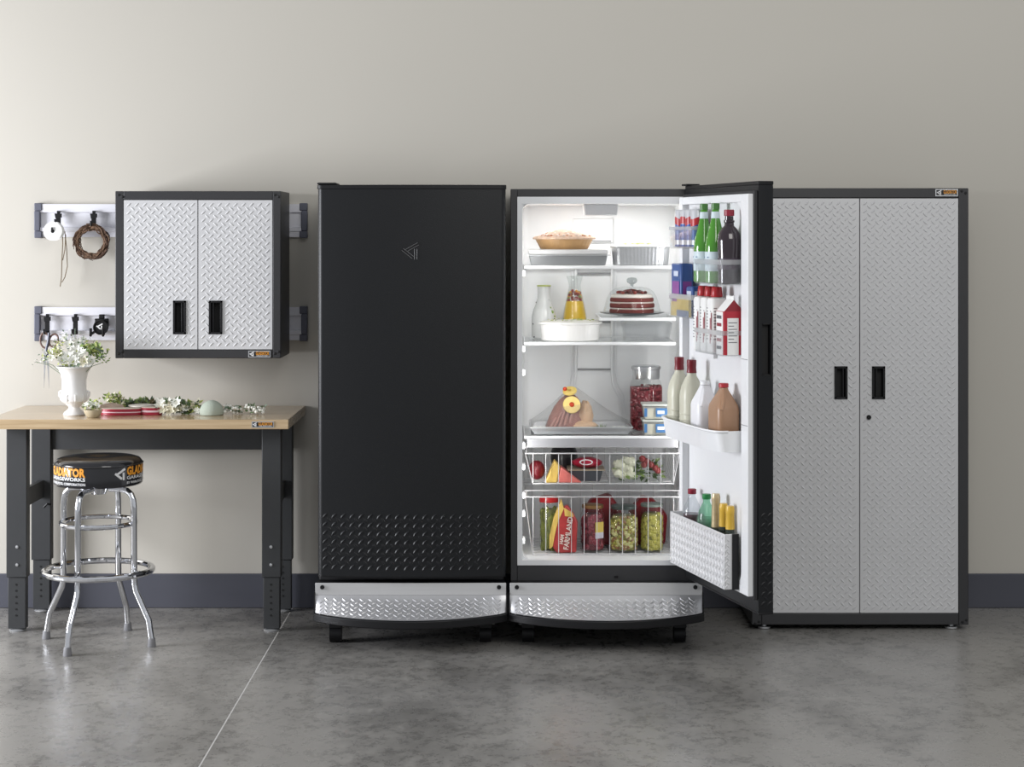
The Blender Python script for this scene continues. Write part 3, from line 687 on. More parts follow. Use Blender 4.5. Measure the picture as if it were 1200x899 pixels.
for zz in (1.19, .95): m = MB(); m.box(u1_-rw+.004, u1_-.002, -.0352, -.0342, zz, zz+.003); dpart(m, 'rim_seam', mat('seam_grey', (.4, .4, .41), .5))
def dbin(ua, ub, z0, zl0, zl1, w=.1):
    m = MB(); t = .003; yi = -.0065
    m.box(ua, ub, -w, yi, z0, z0+t).box(ua, ub, -w, -w+t, z0+t, zl0).box(ua, ua+t, -w+t, yi, z0+t, zl0).box(ub-t, ub, -w+t, yi, z0+t, zl0)
    o = dpart(m, 'door_bin', CLR)
    m = MB(); m.box(ua-.003, ub+.003, -w-.003, -w+t, zl0, zl1).box(ua-.003, ua+t, -w+t, yi, zl0, zl1).box(ub-t, ub+.003, -w+t, yi, zl0, zl1); dpart(m, 'bin_lip', CLR2, bev=.001)
    return o
SB = {}
for nm, ua, ub, pxr, ya, yb1, yc in (('cans', .095, .335, 800, 291.5, 269.5, 265.5), ('bottles', .375, .645, 845, 334.5, 310.5, 304.5), ('pouch', .095, .335, 800, 372.5, 351, 345), ('cartons', .375, .645, 845, 417.5, 393.5, 388)):
    z_a, z_b, z_c = dz(ya, pxr, .1), dz(yb1, pxr, .1), dz(yc, pxr, .1); dbin(ua, ub, z_a, z_b, z_c); SB[nm] = z_a+.0035
# big white bin, curved front
m = MB(); za, zb1 = .848, .925
bow = [(.3475-.3025*math.copysign(abs(math.cos(pi*i/36))**.42, math.cos(pi*i/36)), .075+.062*abs(math.sin(pi*i/36))**.55) for i in range(37)]
bow = [(.045, .0065)]+bow+[(.65, .0065)]
inn = [(.3475+(p[0]-.3475)*.984, p[1]-.006 if p[1] > .03 else p[1]) for p in bow]
n_ = len(bow)
tap = [(p[0], p[1]*.88 if p[1] > .03 else p[1]) for p in bow]
vs = [(p[0], -p[1], za) for p in tap]+[(p[0], -p[1], zb1) for p in bow]+[(p[0], -p[1], zb1) for p in inn]+[(p[0], -p[1]*.88 if p[1] > .03 else -p[1], za+.006) for p in inn]
fs = []
for k in range(3):
    for i in range(n_-1): fs.append((k*n_+i, k*n_+i+1, (k+1)*n_+i+1, (k+1)*n_+i))
fs += [list(range(n_)), [3*n_+i for i in range(n_)]]
m.add(vs, fs); m.tube([(p[0], -p[1]-.001, zb1-.002) for p in bow[1:-1]], .0045, 8)
dpart(m, 'jug_shelf', WPL, smooth=50)
BB = za+.0068
# bottom tread-plate bin
m = MB(); z_a, z_b, wv = .346, .549, .090
m.box(.07, .648, -wv, -wv+.004, z_a, z_b).box(.07, .074, -wv+.004, -.0352, z_a, z_b).box(.644, .648, -wv+.004, -.0352, z_a, z_b).box(.074, .644, -wv+.004, -.0352, z_a, z_a+.006)
m.box(.074, .644, -.0352, -.0063, z_a+.02, z_a+.026)
bb = dpart(m, 'tread_plate_bin', SILV, bev=.002)
m = MB(); m.box(.6485, .6535, -.06, -.0352, z_a, z_b); dpart(m, 'bin_edge_seal', BLK2)
L = MB(); lugs(L, lambda u, v: Vector((u, -wv, v)), .076, .642, z_a+.006, z_b-.006, .030, .025, .008, .0024, sign=1)
lugs(L, lambda u, v: Vector((.648, u, v)), -wv+.003, -.062, z_a+.006, z_b-.006, .022, .018, .007, .0018, sign=1)
dpart(L, 'bin_relief', SILV, kind='stuff')
SB['bottom'] = z_a+.0065
# ================================================================== food on the shelves
# baking dish with lid, pie on top
z = z1s+.0005
xa, xb = X(616, -.54), X(716, -.54); xa = max(xa, IX0+.004); y0_, y1_ = -.555, -.34
t = thing('baking_pan', 'covered silver baking pan on the top shelf under the pie', 'pan', ((xa+xb)/2, (y0_+y1_)/2, z))
MB().frus(xa+.014, xb-.014, y0_+.008, y1_-.008, z, z+.040, .009).build('pan_body', mat('grey_pan', (.33, .34, .35), .35, .5), t, bev=.004)
MB().box(xa, xb, y0_, y1_, z+.0402, z+.0435).build('pan_rim', ALU, t, bev=.001)
MB().frus(xa+.012, xb-.012, y0_+.006, y1_-.006, z+.0437, z+.0660, -.0).build('lid', mat('frosted_lid', (.62, .62, .62), .4), t, bev=.006)
zp = z+.0665; cx, cy = X(661, -.44), -.45
t = thing('fruit_pie', 'golden pie with a dusted crumb top on the top shelf', 'pie', (cx, cy, zp))
def flute(n, a): return lambda th, r, zz: (r*(1+a*math.cos(n*th))*math.cos(th), r*(1+a*math.cos(n*th))*math.sin(th)*.8)
m = MB(); m.lathe([(.095, 0), (.098, .002), (.118, .040), (.126, .041)], (cx, cy, zp), 96, rf=flute(32, .012)); m.build('pie_dish', mat('amber_crust', (.48, .29, .13), .4, 0, .25, 20), t)
m = MB(); m.lathe([(.127, .041), (.129, .047), (.118, .053), (.106, .050), (.10, .054), (.07, .068), (.03, .082), (0, .086)], (cx, cy, zp), 72, rf=flute(18, .018)); m.build('crust', mat('crust_dusted', (.66, .48, .36), .8, 0, .5, 60, .8, 90), t)
m = MB(); random.seed(11)
for k in range(170):
    a = random.random()*6.28; r = .108*math.sqrt(random.random()); h = .051+.035*(1-r/.11); m.ball((cx+r*math.cos(a), cy+r*.8*math.sin(a), zp+h), random.uniform(.003, .007), n=6, mi=random.choice((0, 0, 1)))
m.build('crumb_topping', [mat('icing_sugar', (.82, .70, .64), .9), mat('crumb_brown', (.52, .27, .17), .9)], t, kind='stuff')
# foil tray right
cx, cy = X(750.5, -.46), -.46; hw = .122
t = thing('foil_tray', 'fluted foil tray of pale food right of the pie on the top shelf', 'tray', (cx, cy, z))
def sup(n, a):
    def f(th, r, zz):
        c, s = math.cos(th), math.sin(th); q = (abs(c)**4+abs(s)**4)**-.25; r2 = r*q*(1+a*math.cos(n*th)); return (r2*c, r2*s*.72)
    return f
m = MB(); m.lathe([(.108, 0), (.112, .002), (.118, .072), (.124, .074), (.124, .078), (.116, .076), (.112, .05)], (cx, cy, z), 160, rf=sup(52, .010), cap1=False); m.build('tray_body', ALU, t)
m = MB(); m.lathe([(.113, .064), (.09, .078), (.05, .084), (0, .088)], (cx, cy, z), 48, rf=sup(1, 0)); m.build('filling', mat('white_filling', (.78, .77, .70), .7, 0, .1, 40, .6, 60), t)
m = MB()
for k in range(34): 
    a = random.random()*6.28; r = .08*random.random(); m.leaf((cx+r*math.cos(a), cy+r*.6*math.sin(a), z+.086), (math.cos(a*3), math.sin(a*3), .2), .018, .006, 0 if k % 3 else 1)
m.build('garnish', [YGRN, mat('pale_orange', (.7, .5, .3), .6)], t, kind='stuff')
# shelf 2 left: milk carafe, juice flask, round dish
z = z2+.0005
cx, cy = X(637.5, -.29), -.29
t = thing('milk_carafe', 'white painted glass carafe with a green rim on the second shelf', 'carafe', (cx, cy, z))
m = MB(); m.lathe([(.045, 0), (.052, .004), (.053, .06), (.052, .09), (.045, .12), (.034, .145), (.028, .168), (.0265, .19), (.028, .222), (.023, .222), (.022, .19)], (cx, cy, z), 32, cap1=False); cb = m.build('carafe_body', mat('milk_glass', (.66, .67, .66), .2, coat=.4), t)
m = MB(); m.tube([(cx+.0275*math.cos(a*pi/12), cy+.0275*math.sin(a*pi/12), z+.221) for a in range(24)], .0032, 6, True); m.build('green_rim', YGRN, cb)
for px, py, s in ((647, 366, .013), (645, 361, .008), (650, 371, .007), (642, 349, .005), (628, 355, .006), (650, 374, .006), (626, 395, .005), (643, 352, .004), (625, 380, .005)):
    xx = X(px, -.34); zz = Z(py, -.34); rr = .0545; dx = max(-.052, min(.052, xx-cx)); rz_ = .053 if zz < z+.09 else .053-(zz-z-.09)*.35
    dx = max(-rz_, min(rz_, dx)); yy = cy-math.sqrt(max(0, rz_**2-dx*dx))-.001
    m = MB(); m.ball((cx+dx, yy, zz), s*.6, (1, .35, 1), 8); m.build('painted_flower', mat('print_green', (.25, .36, .10), .5) if s > .006 else BPR, cb)
cx, cy = X(673.5, -.25), -.25
t = thing('juice_flask', 'clear flared flask of orange juice and berries on the second shelf', 'flask', (cx, cy, z))
m = MB(); m.lathe([(.048, 0), (.054, .004), (.055, .05), (.051, .09), (.044, .13), (.034, .175), (.026, .21), (.025, .225), (.036, .262), (.034, .262), (.023, .225), (.024, .21), (.032, .175), (.042, .13), (.049, .09), (.053, .05), (.047, .006)], (cx, cy, z), 36, cap1=False); gb = m.build('flask_glass', JARG, t)
m = MB(); m.lathe([(.046, .007), (.052, .012), (.052, .05), (.048, .09), (.041, .13), (.036, .155), (0, .155)], (cx, cy, z), 32); m.build('juice', mat('orange_juice', (.80, .50, .02), .3), t)
m = MB()
for k in range(60):
    h = random.uniform(.112, .200); rr = .046-(h-.09)*.21; a = random.random()*6.28; m.ball((cx+rr*math.cos(a)*.9, cy+rr*math.sin(a)*.9, z+h), .0065, n=8, mi=random.choice((0, 0, 1, 2)))
m.build('berries', [mat('berry_red', (.28, .03, .02), .3), mat('berry_orange', (.75, .33, .03), .4), GRN], t, kind='stuff')
cx, cy = X(668, -.455), -.455
t = thing('casserole_dish', 'round white fluted dish of creamy food in front of the flask', 'dish', (cx, cy, z))
rfl = lambda th, r, zz: (r*(1+.006*math.cos(48*th))*math.cos(th), r*(1+.006*math.cos(48*th))*math.sin(th)*.86)
m = MB(); m.lathe([(.112, 0), (.118, .003), (.124, .066), (.132, .070), (.133, .076), (.127, .077), (.118, .06)], (cx, cy, z), 144, rf=rfl, cap1=False); m.build('dish_body', CERW, t)
m = MB(); m.lathe([(.121, .066), (.118, .078), (.08, .083), (0, .085)], (cx, cy, z), 48, rf=lambda th, r, zz: (r*math.cos(th), r*.86*math.sin(th))); m.build('filling', mat('creamy_food', (.80, .79, .72), .6, 0, .1, 30, .8, 50), t)
m = MB()
for k in range(70):
    a = random.random()*6.28; r = .112*math.sqrt(random.random()); m.leaf((cx+r*math.cos(a), cy+r*.86*math.sin(a), z+.0835), (math.cos(a*5), math.sin(a*5), .25), .009, .0035, k % 3)
m.build('herb_flecks', [GRN, YGRN, CREAM], t, kind='stuff')
# small clear dish behind right on shelf 2
cx, cy = X(757, -.4), -.40
m = MB(); m.frus(cx-.10, cx+.10, cy-.12, cy+.12, z, z+.075, .012); m.frus(cx-.096, cx+.096, cy-.116, cy+.116, z+.004, z+.0752, .012)
tag(m.build('clear_dish', CLR, loc=(cx, cy, z)), 'empty clear plastic dish under the cake shelf', 'dish')
# cake on plate under dome
z = z2h+.0005; cx, cy = X(740.5, -.40), -.40
t = thing('cake_plate', 'dark rimmed glass cake plate on the small right shelf', 'plate', (cx, cy, z))
m = MB(); m.lathe([(.06, 0), (.07, .003), (.115, .008), (.134, .013), (.136, .016), (.132, .016), (.113, .0105), (0, .0085)], (cx, cy, z), 48); m.build('plate_body', mat('dark_plate', (.05, .05, .055), .15, coat=.5), t)
t = thing('layer_cake', 'red layer cake with white cream and berries under the glass dome', 'cake', (cx, cy, z+.009)); q = z+.0110
SPG = mat('red_sponge', (.17, .025, .018), .9, 0, .4, 60, .8, 90); CRM = mat('white_cream', (.84, .78, .72), .6, 0, .05, 20, .3, 60)
zz = q
for i, (nm, h, rr, mm) in enumerate((('sponge_layer', .017, .092, SPG), ('cream_layer', .006, .089, CRM), ('sponge_layer', .018, .093, SPG), ('cream_layer', .006, .090, CRM), ('sponge_layer', .016, .091, SPG), ('cream_layer', .016, .086, CRM))):
    m = MB(); rf_ = lambda th, r, z_, i=i: (r*(1+.012*math.sin(9*th+i)+.008*math.sin(17*th+2*i))*math.cos(th), r*(1+.012*math.sin(9*th+i)+.008*math.sin(17*th+2*i))*math.sin(th))
    m.lathe([(rr-.003, 0), (rr, .003), (rr, h-.003), (rr-(.003 if i < 5 else .012), h)], (cx, cy, zz), 60, rf=rf_); m.build(nm, mm, t); zz += h+.0003
m = MB()
for k in range(60):
    a = random.random()*6.28; r = .062*math.sqrt(random.random()); m.ball((cx+r*math.cos(a), cy+r*math.sin(a), zz+.004+.010*(1-r/.062)), random.uniform(.005, .009), n=8, mi=k % 3 == 0)
m.build('berries', [mat('berry_dark', (.10, .015, .015), .3), mat('berry_red', (.28, .03, .02), .3)], t, kind='stuff')
t = thing('cake_dome', 'clear glass dome with a round knob covering the layer cake', 'glass dome', (cx, cy, z+.0165))
m = MB(); q = z+.0168; m.lathe([(.120, 0), (.120, .004), (.113, .03), (.104, .06), (.09, .085), (.07, .098), (.04, .104), (0, .105)], (cx, cy, q), 48, cap0=False); m.build('dome', JARG, t)
m = MB(); m.lathe([(.006, .1055), (.007, .114), (.02, .122), (.023, .132), (.018, .141), (0, .144)], (cx, cy, q), 24); m.build('knob', clear('thick_glass', (.75, .78, .78), .05, .03, .35), t)
# shelf 3: ham on a foil tray in plastic wrap
z = z3+.0005; xa, xb = X(621, -.54), X(741, -.54); y0_, y1_ = -.57, -.27
t = thing('roasting_tray', 'shallow foil tray holding the wrapped ham on the third shelf', 'tray', ((xa+xb)/2, -.42, z))
m = MB(); m.frus(xa+.006, xb-.006, y0_+.006, y1_-.006, z, z+.004, .012)
m.build('tray_floor', ALU, t)
m = MB()
A = [(xa+.018, y0_+.018), (xb-.018, y0_+.018), (xb-.018, y1_-.018), (xa+.018, y1_-.018)]; Bq = [(xa, y0_), (xb, y0_), (xb, y1_), (xa, y1_)]; hr = .032
m.add([(p[0], p[1], z+.0042) for p in A]+[(p[0], p[1], z+hr) for p in Bq]+[(p[0]+(.006 if p[0] < .2 else -.006), p[1]+(.006 if p[1] < -.4 else -.006), z+hr) for p in Bq], [(i, (i+1) % 4, 4+(i+1) % 4, 4+i) for i in range(4)]+[(4+i, 4+(i+1) % 4, 8+(i+1) % 4, 8+i) for i in range(4)])
m.tube([(p[0], p[1], z+hr) for p in Bq], .003, 6, True); m.build('tray_wall', ALU, t)
hcx, hcy = X(664, -.42), -.42
t = thing('glazed_ham', 'glazed sliced ham topped with pineapple rings under plastic wrap', 'ham', (hcx, hcy, z+.0045))
m = MB(); bx = X(660, -.42); zz = z+.005
m.lathe([(.083, 0), (.088, .02), (.078, .06), (.060, .10), (.040, .13), (.02, .147), (0, .15)], (hcx-.003, hcy, zz), 40, rf=lambda th, r, z_: (r*1.0*math.cos(th)*(1+.04*math.sin(5*th+z_*40))+z_*.12, r*.8*math.sin(th)))
m.build('ham_body', mat('ham_brown', (.30, .115, .085), .4, 0, .6, 16, .6, 40, stretch=(2.5, 1, .5)), t)
for k in range(5):
    m = MB(); x_ = X(646+k*6, -.5); tp = .045+.022*k
    m.tube([(x_-.014, hcy-.062+.002*k, zz+.004), (x_, hcy-.070+.001*k, zz+tp*.5), (x_+.022, hcy-.050, zz+tp+.012)], .0085, 8, taper=lambda f: 1-.5*f); m.build('ham_slice', mat('ham_pink', (.42, .19, .15), .4, 0, .4, 30), t)
m = MB(); m.ball((X(686, -.45), -.44, zz+.062), .050, (.62, .8, 1.25), 20, amp=.25, fr=14); m.ball((X(685, -.45), -.47, zz+.018), .038, (1.5, .9, .7), 20, amp=.2, fr=12)
m.build('fat_cap', mat('ham_fat', (.68, .44, .26), .45, 0, .3, 25), t)
for k, (px, py, rr, nm) in enumerate(((670, 474.5, .037, (.05, -.93, .35)), (668, 459, .030, (-.1, -.45, .9)))):
    c = Vector((X(px, -.49), -.487 if k == 0 else -.455, Z(py, -.485))); n_ = Vector(nm).normalized(); aa = n_.orthogonal().normalized(); b_ = n_.cross(aa)
    m = MB(); m.lathe([(rr*.28, -.005), (rr*.95, -.005), (rr, 0), (rr*.95, .005), (rr*.28, .005), (rr*.28, -.005)], n=28, cap0=False, cap1=False)
    m.v = [tuple(c+aa*p[0]+b_*p[1]+n_*p[2]) for p in m.v]; pr = m.build('pineapple_ring', mat('pineapple_yellow', (.78, .58, .17), .35, 0, .15, 50), t)
    m = MB(); m.ball(tuple(c+n_*.003+(Vector((-.02, 0, .006)) if k else Vector((0, 0, 0)))), rr*.30, n=12); m.build('cherry', mat('cherry_red', (.5, .05, .015), .2), pr)
m = MB()
for k in range(40):
    a = random.random()*pi; m.leaf((X(705, -.5)+random.uniform(-.012, .012), -.50+random.uniform(-.02, .02), z+.010), (math.cos(a), random.uniform(-.3, .3), abs(math.sin(a))*.8+.1), .032, .0022, k % 2)
tag(m.build('herb_sprig', [GRN2, GRN], loc=(X(705, -.5), -.5, z+.006)), 'green rosemary sprig lying beside the ham', 'herb')
m = MB()
for px in (628, 633, 637, 720, 726, 731): m.ball((X(px, -.52), -.52+random.uniform(0, .02), z+.022), .013, (1.1, 1, .8), 8, amp=.3, fr=40)
tag(m.build('onion_pieces', mat('onion_white', (.80, .80, .76), .4), loc=(X(632, -.52), -.52, z+.012), kind='stuff'), 'chopped white garnish at both ends of the ham tray', 'garnish')
m = MB(); pk = (X(671, -.43), -.42, Z(454, -.43)); C4 = [(xa+.004, y0_+.004), (xb-.004, y0_+.004), (xb-.004, y1_-.004), (xa+.004, y1_-.004)]
N = 10; vs = []; ring = 4*N
for lev in range(7):
    f = lev/6
    for s_ in range(4):
        for k in range(N):
            p = Vector(C4[s_]).lerp(Vector(C4[(s_+1) % 4]), k/N); sag = 1-.10*math.sin(pi*f)
            px_ = pk[0]+(p.x-pk[0])*(1-f*.93)*sag; py_ = pk[1]+(p.y-pk[1])*(1-f*.93)*1.0
            wr = .003*noise.noise(Vector((px_*40, py_*40, f*6)))
            vs.append((px_+wr, min(max(py_+wr, y0_+.003), y1_), z+.034+(pk[2]-z-.034)*f))
fs = [(l_*ring+k, l_*ring+(k+1) % ring, (l_+1)*ring+(k+1) % ring, (l_+1)*ring+k) for l_ in range(6) for k in range(ring)]+[[6*ring+k for k in range(ring)]]
m.add(vs, fs)
tag(m.build('plastic_wrap', WRAP, loc=pk), 'clear plastic wrap stretched like a tent over the ham tray', 'wrap')
# cranberry jar, tubs
cx, cy = X(757, -.36), -.36
t = thing('cranberry_jar', 'big glass jar of dark red cranberries with a metal lid', 'jar', (cx, cy, z))
m = MB(); m.lathe([(.062, 0), (.068, .006), (.069, .03), (.069, .185), (.062, .205), (.055, .215), (.052, .216)], (cx, cy, z), 40, rf=lambda th, r, zz: ((abs(math.cos(th))**3+abs(math.sin(th))**3)**(-1/3)*r*math.cos(th)*.98, (abs(math.cos(th))**3+abs(math.sin(th))**3)**(-1/3)*r*math.sin(th)*.98), cap1=False); m.build('jar_glass', JARG, t)
m = MB(); m.lathe([(.056, .2165), (.058, .222), (.058, .255), (.062, .257), (.062, .268), (.056, .271), (0, .271)], (cx, cy, z), 40); m.build('lid', mat('lid_metal', (.62, .63, .64), .2, .9), t)
m = MB(); m.lathe([(.058, .004), (.060, .17), (0, .17)], (cx, cy, z), 24)
for k in range(520):
    a = random.random()*2*pi; h = random.uniform(.008, .182); q = .0605
    q *= (abs(math.cos(a))**3+abs(math.sin(a))**3)**(-1/3)
    m.ball((cx+q*math.cos(a), cy+q*math.sin(a), z+h), .0076, n=7)
for k in range(60): a = random.random()*2*pi; r = random.random()*.055; m.ball((cx+r*math.cos(a), cy+r*math.sin(a), z+.177), .0066, n=6)
m.build('cranberries', mat('cranberry', (.20, .012, .022), .25, 0, .6, 60), t, kind='stuff')
def tub(zb_, label, first):
    xa_, xb_ = X(752.5, -.56), X(784, -.56); t = thing('deli_tub', label, 'tub', ((xa_+xb_)/2, -.52, zb_), group=None)
    m = MB(); m.frus(xa_+.004, xb_-.004, -.572, -.462, zb_, zb_+.056, .006); m.build('tub_body', CLR2, t, bev=.003)
    m = MB(); m.frus(xa_+.010, xb_-.010, -.566, -.468, zb_+.003, zb_+.046, .004); m.build('tub_filling', mat('cheese_curd' , (.72, .68, .50), .7, 0, .2, 80, .8, 80), t)
    MB().box(xa_, xb_, -.577, -.458, zb_+.0565, zb_+.0635).build('lid', mat('grey_green_lid', (.55, .58, .54), .4), t, bev=.002)
    m = MB(); yy = -.5755; zA, zB = zb_+.012, zb_+.047
    m.box(xa_+.008, xa_+.02, yy, -.572, zA, zB, 0); m.box(xa_+.055, xb_-.008, yy, -.572, zA, zB, 0); m.box(xa_+.062, xb_-.02, yy-.0006, yy, zA+.012, zB-.01, 1)
    m.build('label_print', [mat('print_blue', (.05, .16, .36), .5), WPR], t)
tub(z, 'lower clear food tub with blue print beside the cranberry jar', 1)
tub(z+.0645, 'upper clear food tub stacked on another beside the cranberry jar', 0)

# ---------------- basket 1
z = B1
tag(MB().ball((X(629, -.5), -.50, z+.042), .040, (.85, 1, 1.0), 20).build('red_apple', REDD, loc=(X(629, -.5), -.5, z)), 'dark red apple at the left end of the upper wire basket', 'apple')
def wedge(name, label, pts_rind, pts_flesh, y0, y1, zb_, txt=None, mats=None):
    t = thing(name, label, 'food package', (X(pts_flesh[0][0], y0), (y0+y1)/2, zb_))
    Q = lambda p: (X(p[0], y0), Z(p[1], y0))
    m = MB(); m.xz([Q(p) for p in pts_flesh], y0, y1); fl = m.build('flesh', mats[1], t, bev=.005)
    m = MB(); m.xz([Q(p) for p in pts_rind], y0-.001, y1+.001); m.build('rind', mats[0], t, bev=.005); return t, Q
YEL = mat('rind_yellow', (.62, .42, .10), .45, 0, .25, 20); PNK = mat('pink_meat', (.55, .14, .12), .4, 0, .3, 30)
wedge('ham_wedge', 'pink meat wedge with a yellow side standing in the upper basket', [(650, 540), (656.5, 547), (653, 566), (638.5, 566)], [(657, 547), (682, 566), (653.5, 566)], -.575, -.50, z, mats=[YEL, PNK])
tag(MB().ball((X(661, -.33), -.33, z+.075), .072, (.8, 1, 1.05), 20).build('dark_aubergine', mat('aubergine', (.02, .018, .02), .3), loc=(X(661, -.33), -.33, z)), 'dark round aubergine behind the meat wedge in the upper basket', 'vegetable')
t = thing('meat_tray', 'grey black tray behind the pink wedge in the upper basket', 'tray', (X(687, -.5), -.49, z))
MB().frus(X(667, -.54), X(706.5, -.54), -.55, -.42, z, z+.045, .012).build('tray_body', mat('grey_tray', (.06, .065, .075), .35), t, bev=.004)
MB().box(X(665, -.54), X(709, -.54), -.555, -.415, z+.0455, z+.049).build('tray_lid', mat('tan_lid', (.36, .30, .22), .5), t, bev=.001)
t = thing('frozen_bag', 'crimson food bag with a white oval lying on the dark tray', 'bag', (X(687, -.49), -.49, z+.0495))
m = MB(); m.ball((X(687.5, -.5), -.49, z+.072), .062, (1.0, .85, .34), 28, amp=.15, fr=20); m.build('bag_body', mat('crimson_foil', (.38, .012, .04), .3, 0, .3, 30), t)
m = MB(); m.lathe([(0, 0), (.028, 0), (.028, .0015), (0, .0015)], n=24); m.v = [(X(687, -.55)+p[0], -.541+.010*p[1]/.03-p[2], z+.079+p[1]*.38) for p in m.v]; m.build('oval_mark', WPR, t)
m = MB(); m.lathe([(0, 0), (.022, 0), (.022, .0005), (0, .0005)], n=24); m.v = [(X(687, -.55)+p[0], -.5435+.010*p[1]/.03-p[2], z+.079+p[1]*.30) for p in m.v]; m.build('oval_core', mat('crimson_foil', (.38, .012, .04), .3), t)
t = thing('vegetable_box', 'clear box of cauliflower, radish and greens in the upper basket', 'vegetable box', (X(748, -.48), -.48, z))
xa, xb = X(719, -.57), X(779, -.57)
m = MB(); m.frus(xa, xb, -.575, -.40, z, z+.095, .008); m.build('box_body', JARG, t)
m = MB()
for k in range(26): m.ball((X(random.uniform(723, 743), -.54), -.545+random.uniform(-.008, .03), z+random.uniform(.02, .085)), random.uniform(.012, .02), n=10, amp=.5, fr=60)
m.build('cauliflower', mat('cauliflower_white', (.66, .66, .52), .7, 0, .15, 60, .6, 90), t, kind='stuff')
m = MB()
for k in range(90): m.leaf((X(random.uniform(723, 774), -.52), -.53+random.uniform(-.02, .08), z+random.uniform(.01, .075)), (random.uniform(-1, 1), random.uniform(-.5, .2), random.uniform(-.3, .6)), .03, .010, k % 2)
m.build('greens', [GRN, mat('dark_leaf', (.06, .11, .03), .5)], t, kind='stuff')
m = MB()
for px, py in ((753, 538), (758, 541), (763, 545), (768, 549), (755, 545), (771, 552)): m.ball((X(px, -.56), -.548, Z(py, -.56)), .014, n=10)
m.build('radishes', mat('radish_red', (.20, .02, .02), .35), t, kind='stuff')

# ---------------- basket 2
z = B2
def jar(name, label, cx, cy, r, h, lidr, lidh, lidm, fillm, zb_, kindf, brad=.009, nb=150, mats2=None):
    t = thing(name, label, 'jar', (cx, cy, zb_))
    m = MB(); m.lathe([(r*.9, 0), (r, .006), (r, h*.78), (r*.95, h*.86), (lidr, h*.95), (lidr, h)], (cx, cy, zb_), 32, cap1=False); m.build('jar_glass', JARG, t)
    m = MB(); m.lathe([(lidr+.002, h+.0003), (lidr+.003, h+.002), (lidr+.003, h+lidh-.002), (lidr, h+lidh), (0, h+lidh)], (cx, cy, zb_), 32); m.build('lid', lidm, t)
    m = MB(); m.lathe([(r*.84, .006), (r*.88, h*.75), (r*.7, h*.85), (0, h*.86)], (cx, cy, zb_), 24, mi=1)
    for k in range(nb):
        a = random.uniform(-pi, 0)+random.uniform(-.3, .3); hh = random.uniform(.012, h*.82); q = (r-.003-brad*.9)*(1 if hh < h*.76 else .85)
        m.ball((cx+q*math.cos(a), cy+q*math.sin(a), zb_+hh), brad*random.uniform(.85, 1.05), (1, 1, kindf), 8, random.choice([0]+[i for i in range(2, 2+len(mats2 or []))]) if mats2 else 0)
    m.build('contents', [fillm, mat('brine_'+name, tuple(c*.45 for c in fillm.node_tree.nodes['Principled BSDF'].inputs['Base Color'].default_value[:3]), .4)]+(mats2 or []), t, kind='stuff')
    return t
OLV = mat('olive_green', (.36, .33, .055), .3, 0, .2, 40); PIC = mat('pickle_green', (.17, .19, .03), .35, 0, .3, 25); BEET = mat('pickled_beet', (.20, .02, .035), .3, 0, .4, 25)
cx = X(643.5, -.5); jar('pickle_jar', 'jar of green pickles with a red lid at the left of the lower basket', cx, -.47, .040, .195, .037, .022, REDP, PIC, z, 2.2, .011, 60)
t = thing('meat_wedge_pack', 'red wedge-shaped meat pack with white print in the lower basket', 'food package', (X(660, -.57), -.565, z))
m = MB(); yw = -.575; Q = lambda p: (X(p[0], yw), Z(p[1], yw))
m.xz([Q(p) for p in [(658, 596), (665, 592), (672, 602), (677, 612), (675.5, 648), (652, 648.5), (647, 640), (650, 615)]], yw, yw+.05); body = m.build('pack_body', mat('red_pack', (.36, .035, .035), .35, 0, .45, 30), t, bev=.007)
m = MB(); m.xz([Q(p) for p in [(658, 586), (661, 596), (654, 612), (650, 628), (648, 640), (644, 644), (644, 630), (649, 608)]], yw-.003, yw+.048); m.xz([Q(p) for p in [(661, 595), (671, 601), (672, 606), (662, 605)]], yw-.0035, yw+.0, 0); m.build('yellow_edge', YEL, t, bev=.004)
m = MB()
def slant(a, b, ox, oz, an): return (X(ox, yw)+a*math.cos(an)-b*math.sin(an), yw-.0045, Z(oz, yw)+a*math.sin(an)+b*math.cos(an))
for stx, px, py, sz in (('FARMLAND', 666, 625, .029), ('HAM', 658.5, 632, .020)): text(m, stx, sz, lambda a, b, px=px, py=py: slant(a*.9, b, px, py, math.radians(82)), 0, .0006)
m.build('pack_lettering', mat('cream_print', (.75, .65, .58), .5), t, smooth=0)
cx = X(694.5, -.5); jt = jar('beet_jar', 'jar of dark red pickled beets with a yellow label in the lower basket', cx, -.50, .052, .175, .042, .014, mat('copper_lid', (.30, .17, .07), .35, .6), BEET, z, 1.0, .013, 90)
m = MB(); vs = []
for i in range(7):
    a = math.radians(-80+i*7.5); vs += [(cx+.0528*math.cos(a), -.50+.0528*math.sin(a), z+hh) for hh in (.055, .080, .122)]
m.add(vs, [(i*3, i*3+3, i*3+4, i*3+1) for i in range(6)], 0); m.add(vs, [(i*3+1, i*3+4, i*3+5, i*3+2) for i in range(6)], 1); m.build('paper_label', [mat('pale_lilac', (.55, .53, .62), .5), mat('label_yellow', (.62, .47, .10), .5)], jt)
cx = X(731, -.5); jar('mixed_olive_jar', 'squat jar of mixed olives with a dark lid in the lower basket', cx, -.50, .062, .172, .050, .014, mat('dark_green_lid', (.04, .055, .05), .35), OLV, z, 1.0, .009, 210, [mat('olive_brown', (.22, .10, .03), .3), mat('olive_pale', (.52, .50, .22), .3)])
cx = X(764, -.5); jar('green_olive_jar', 'tall jar of large green olives at the right of the lower basket', cx, -.50, .049, .182, .044, .012, mat('glass_lid', (.14, .17, .15), .25), OLV, z, 1.1, .0125, 120)
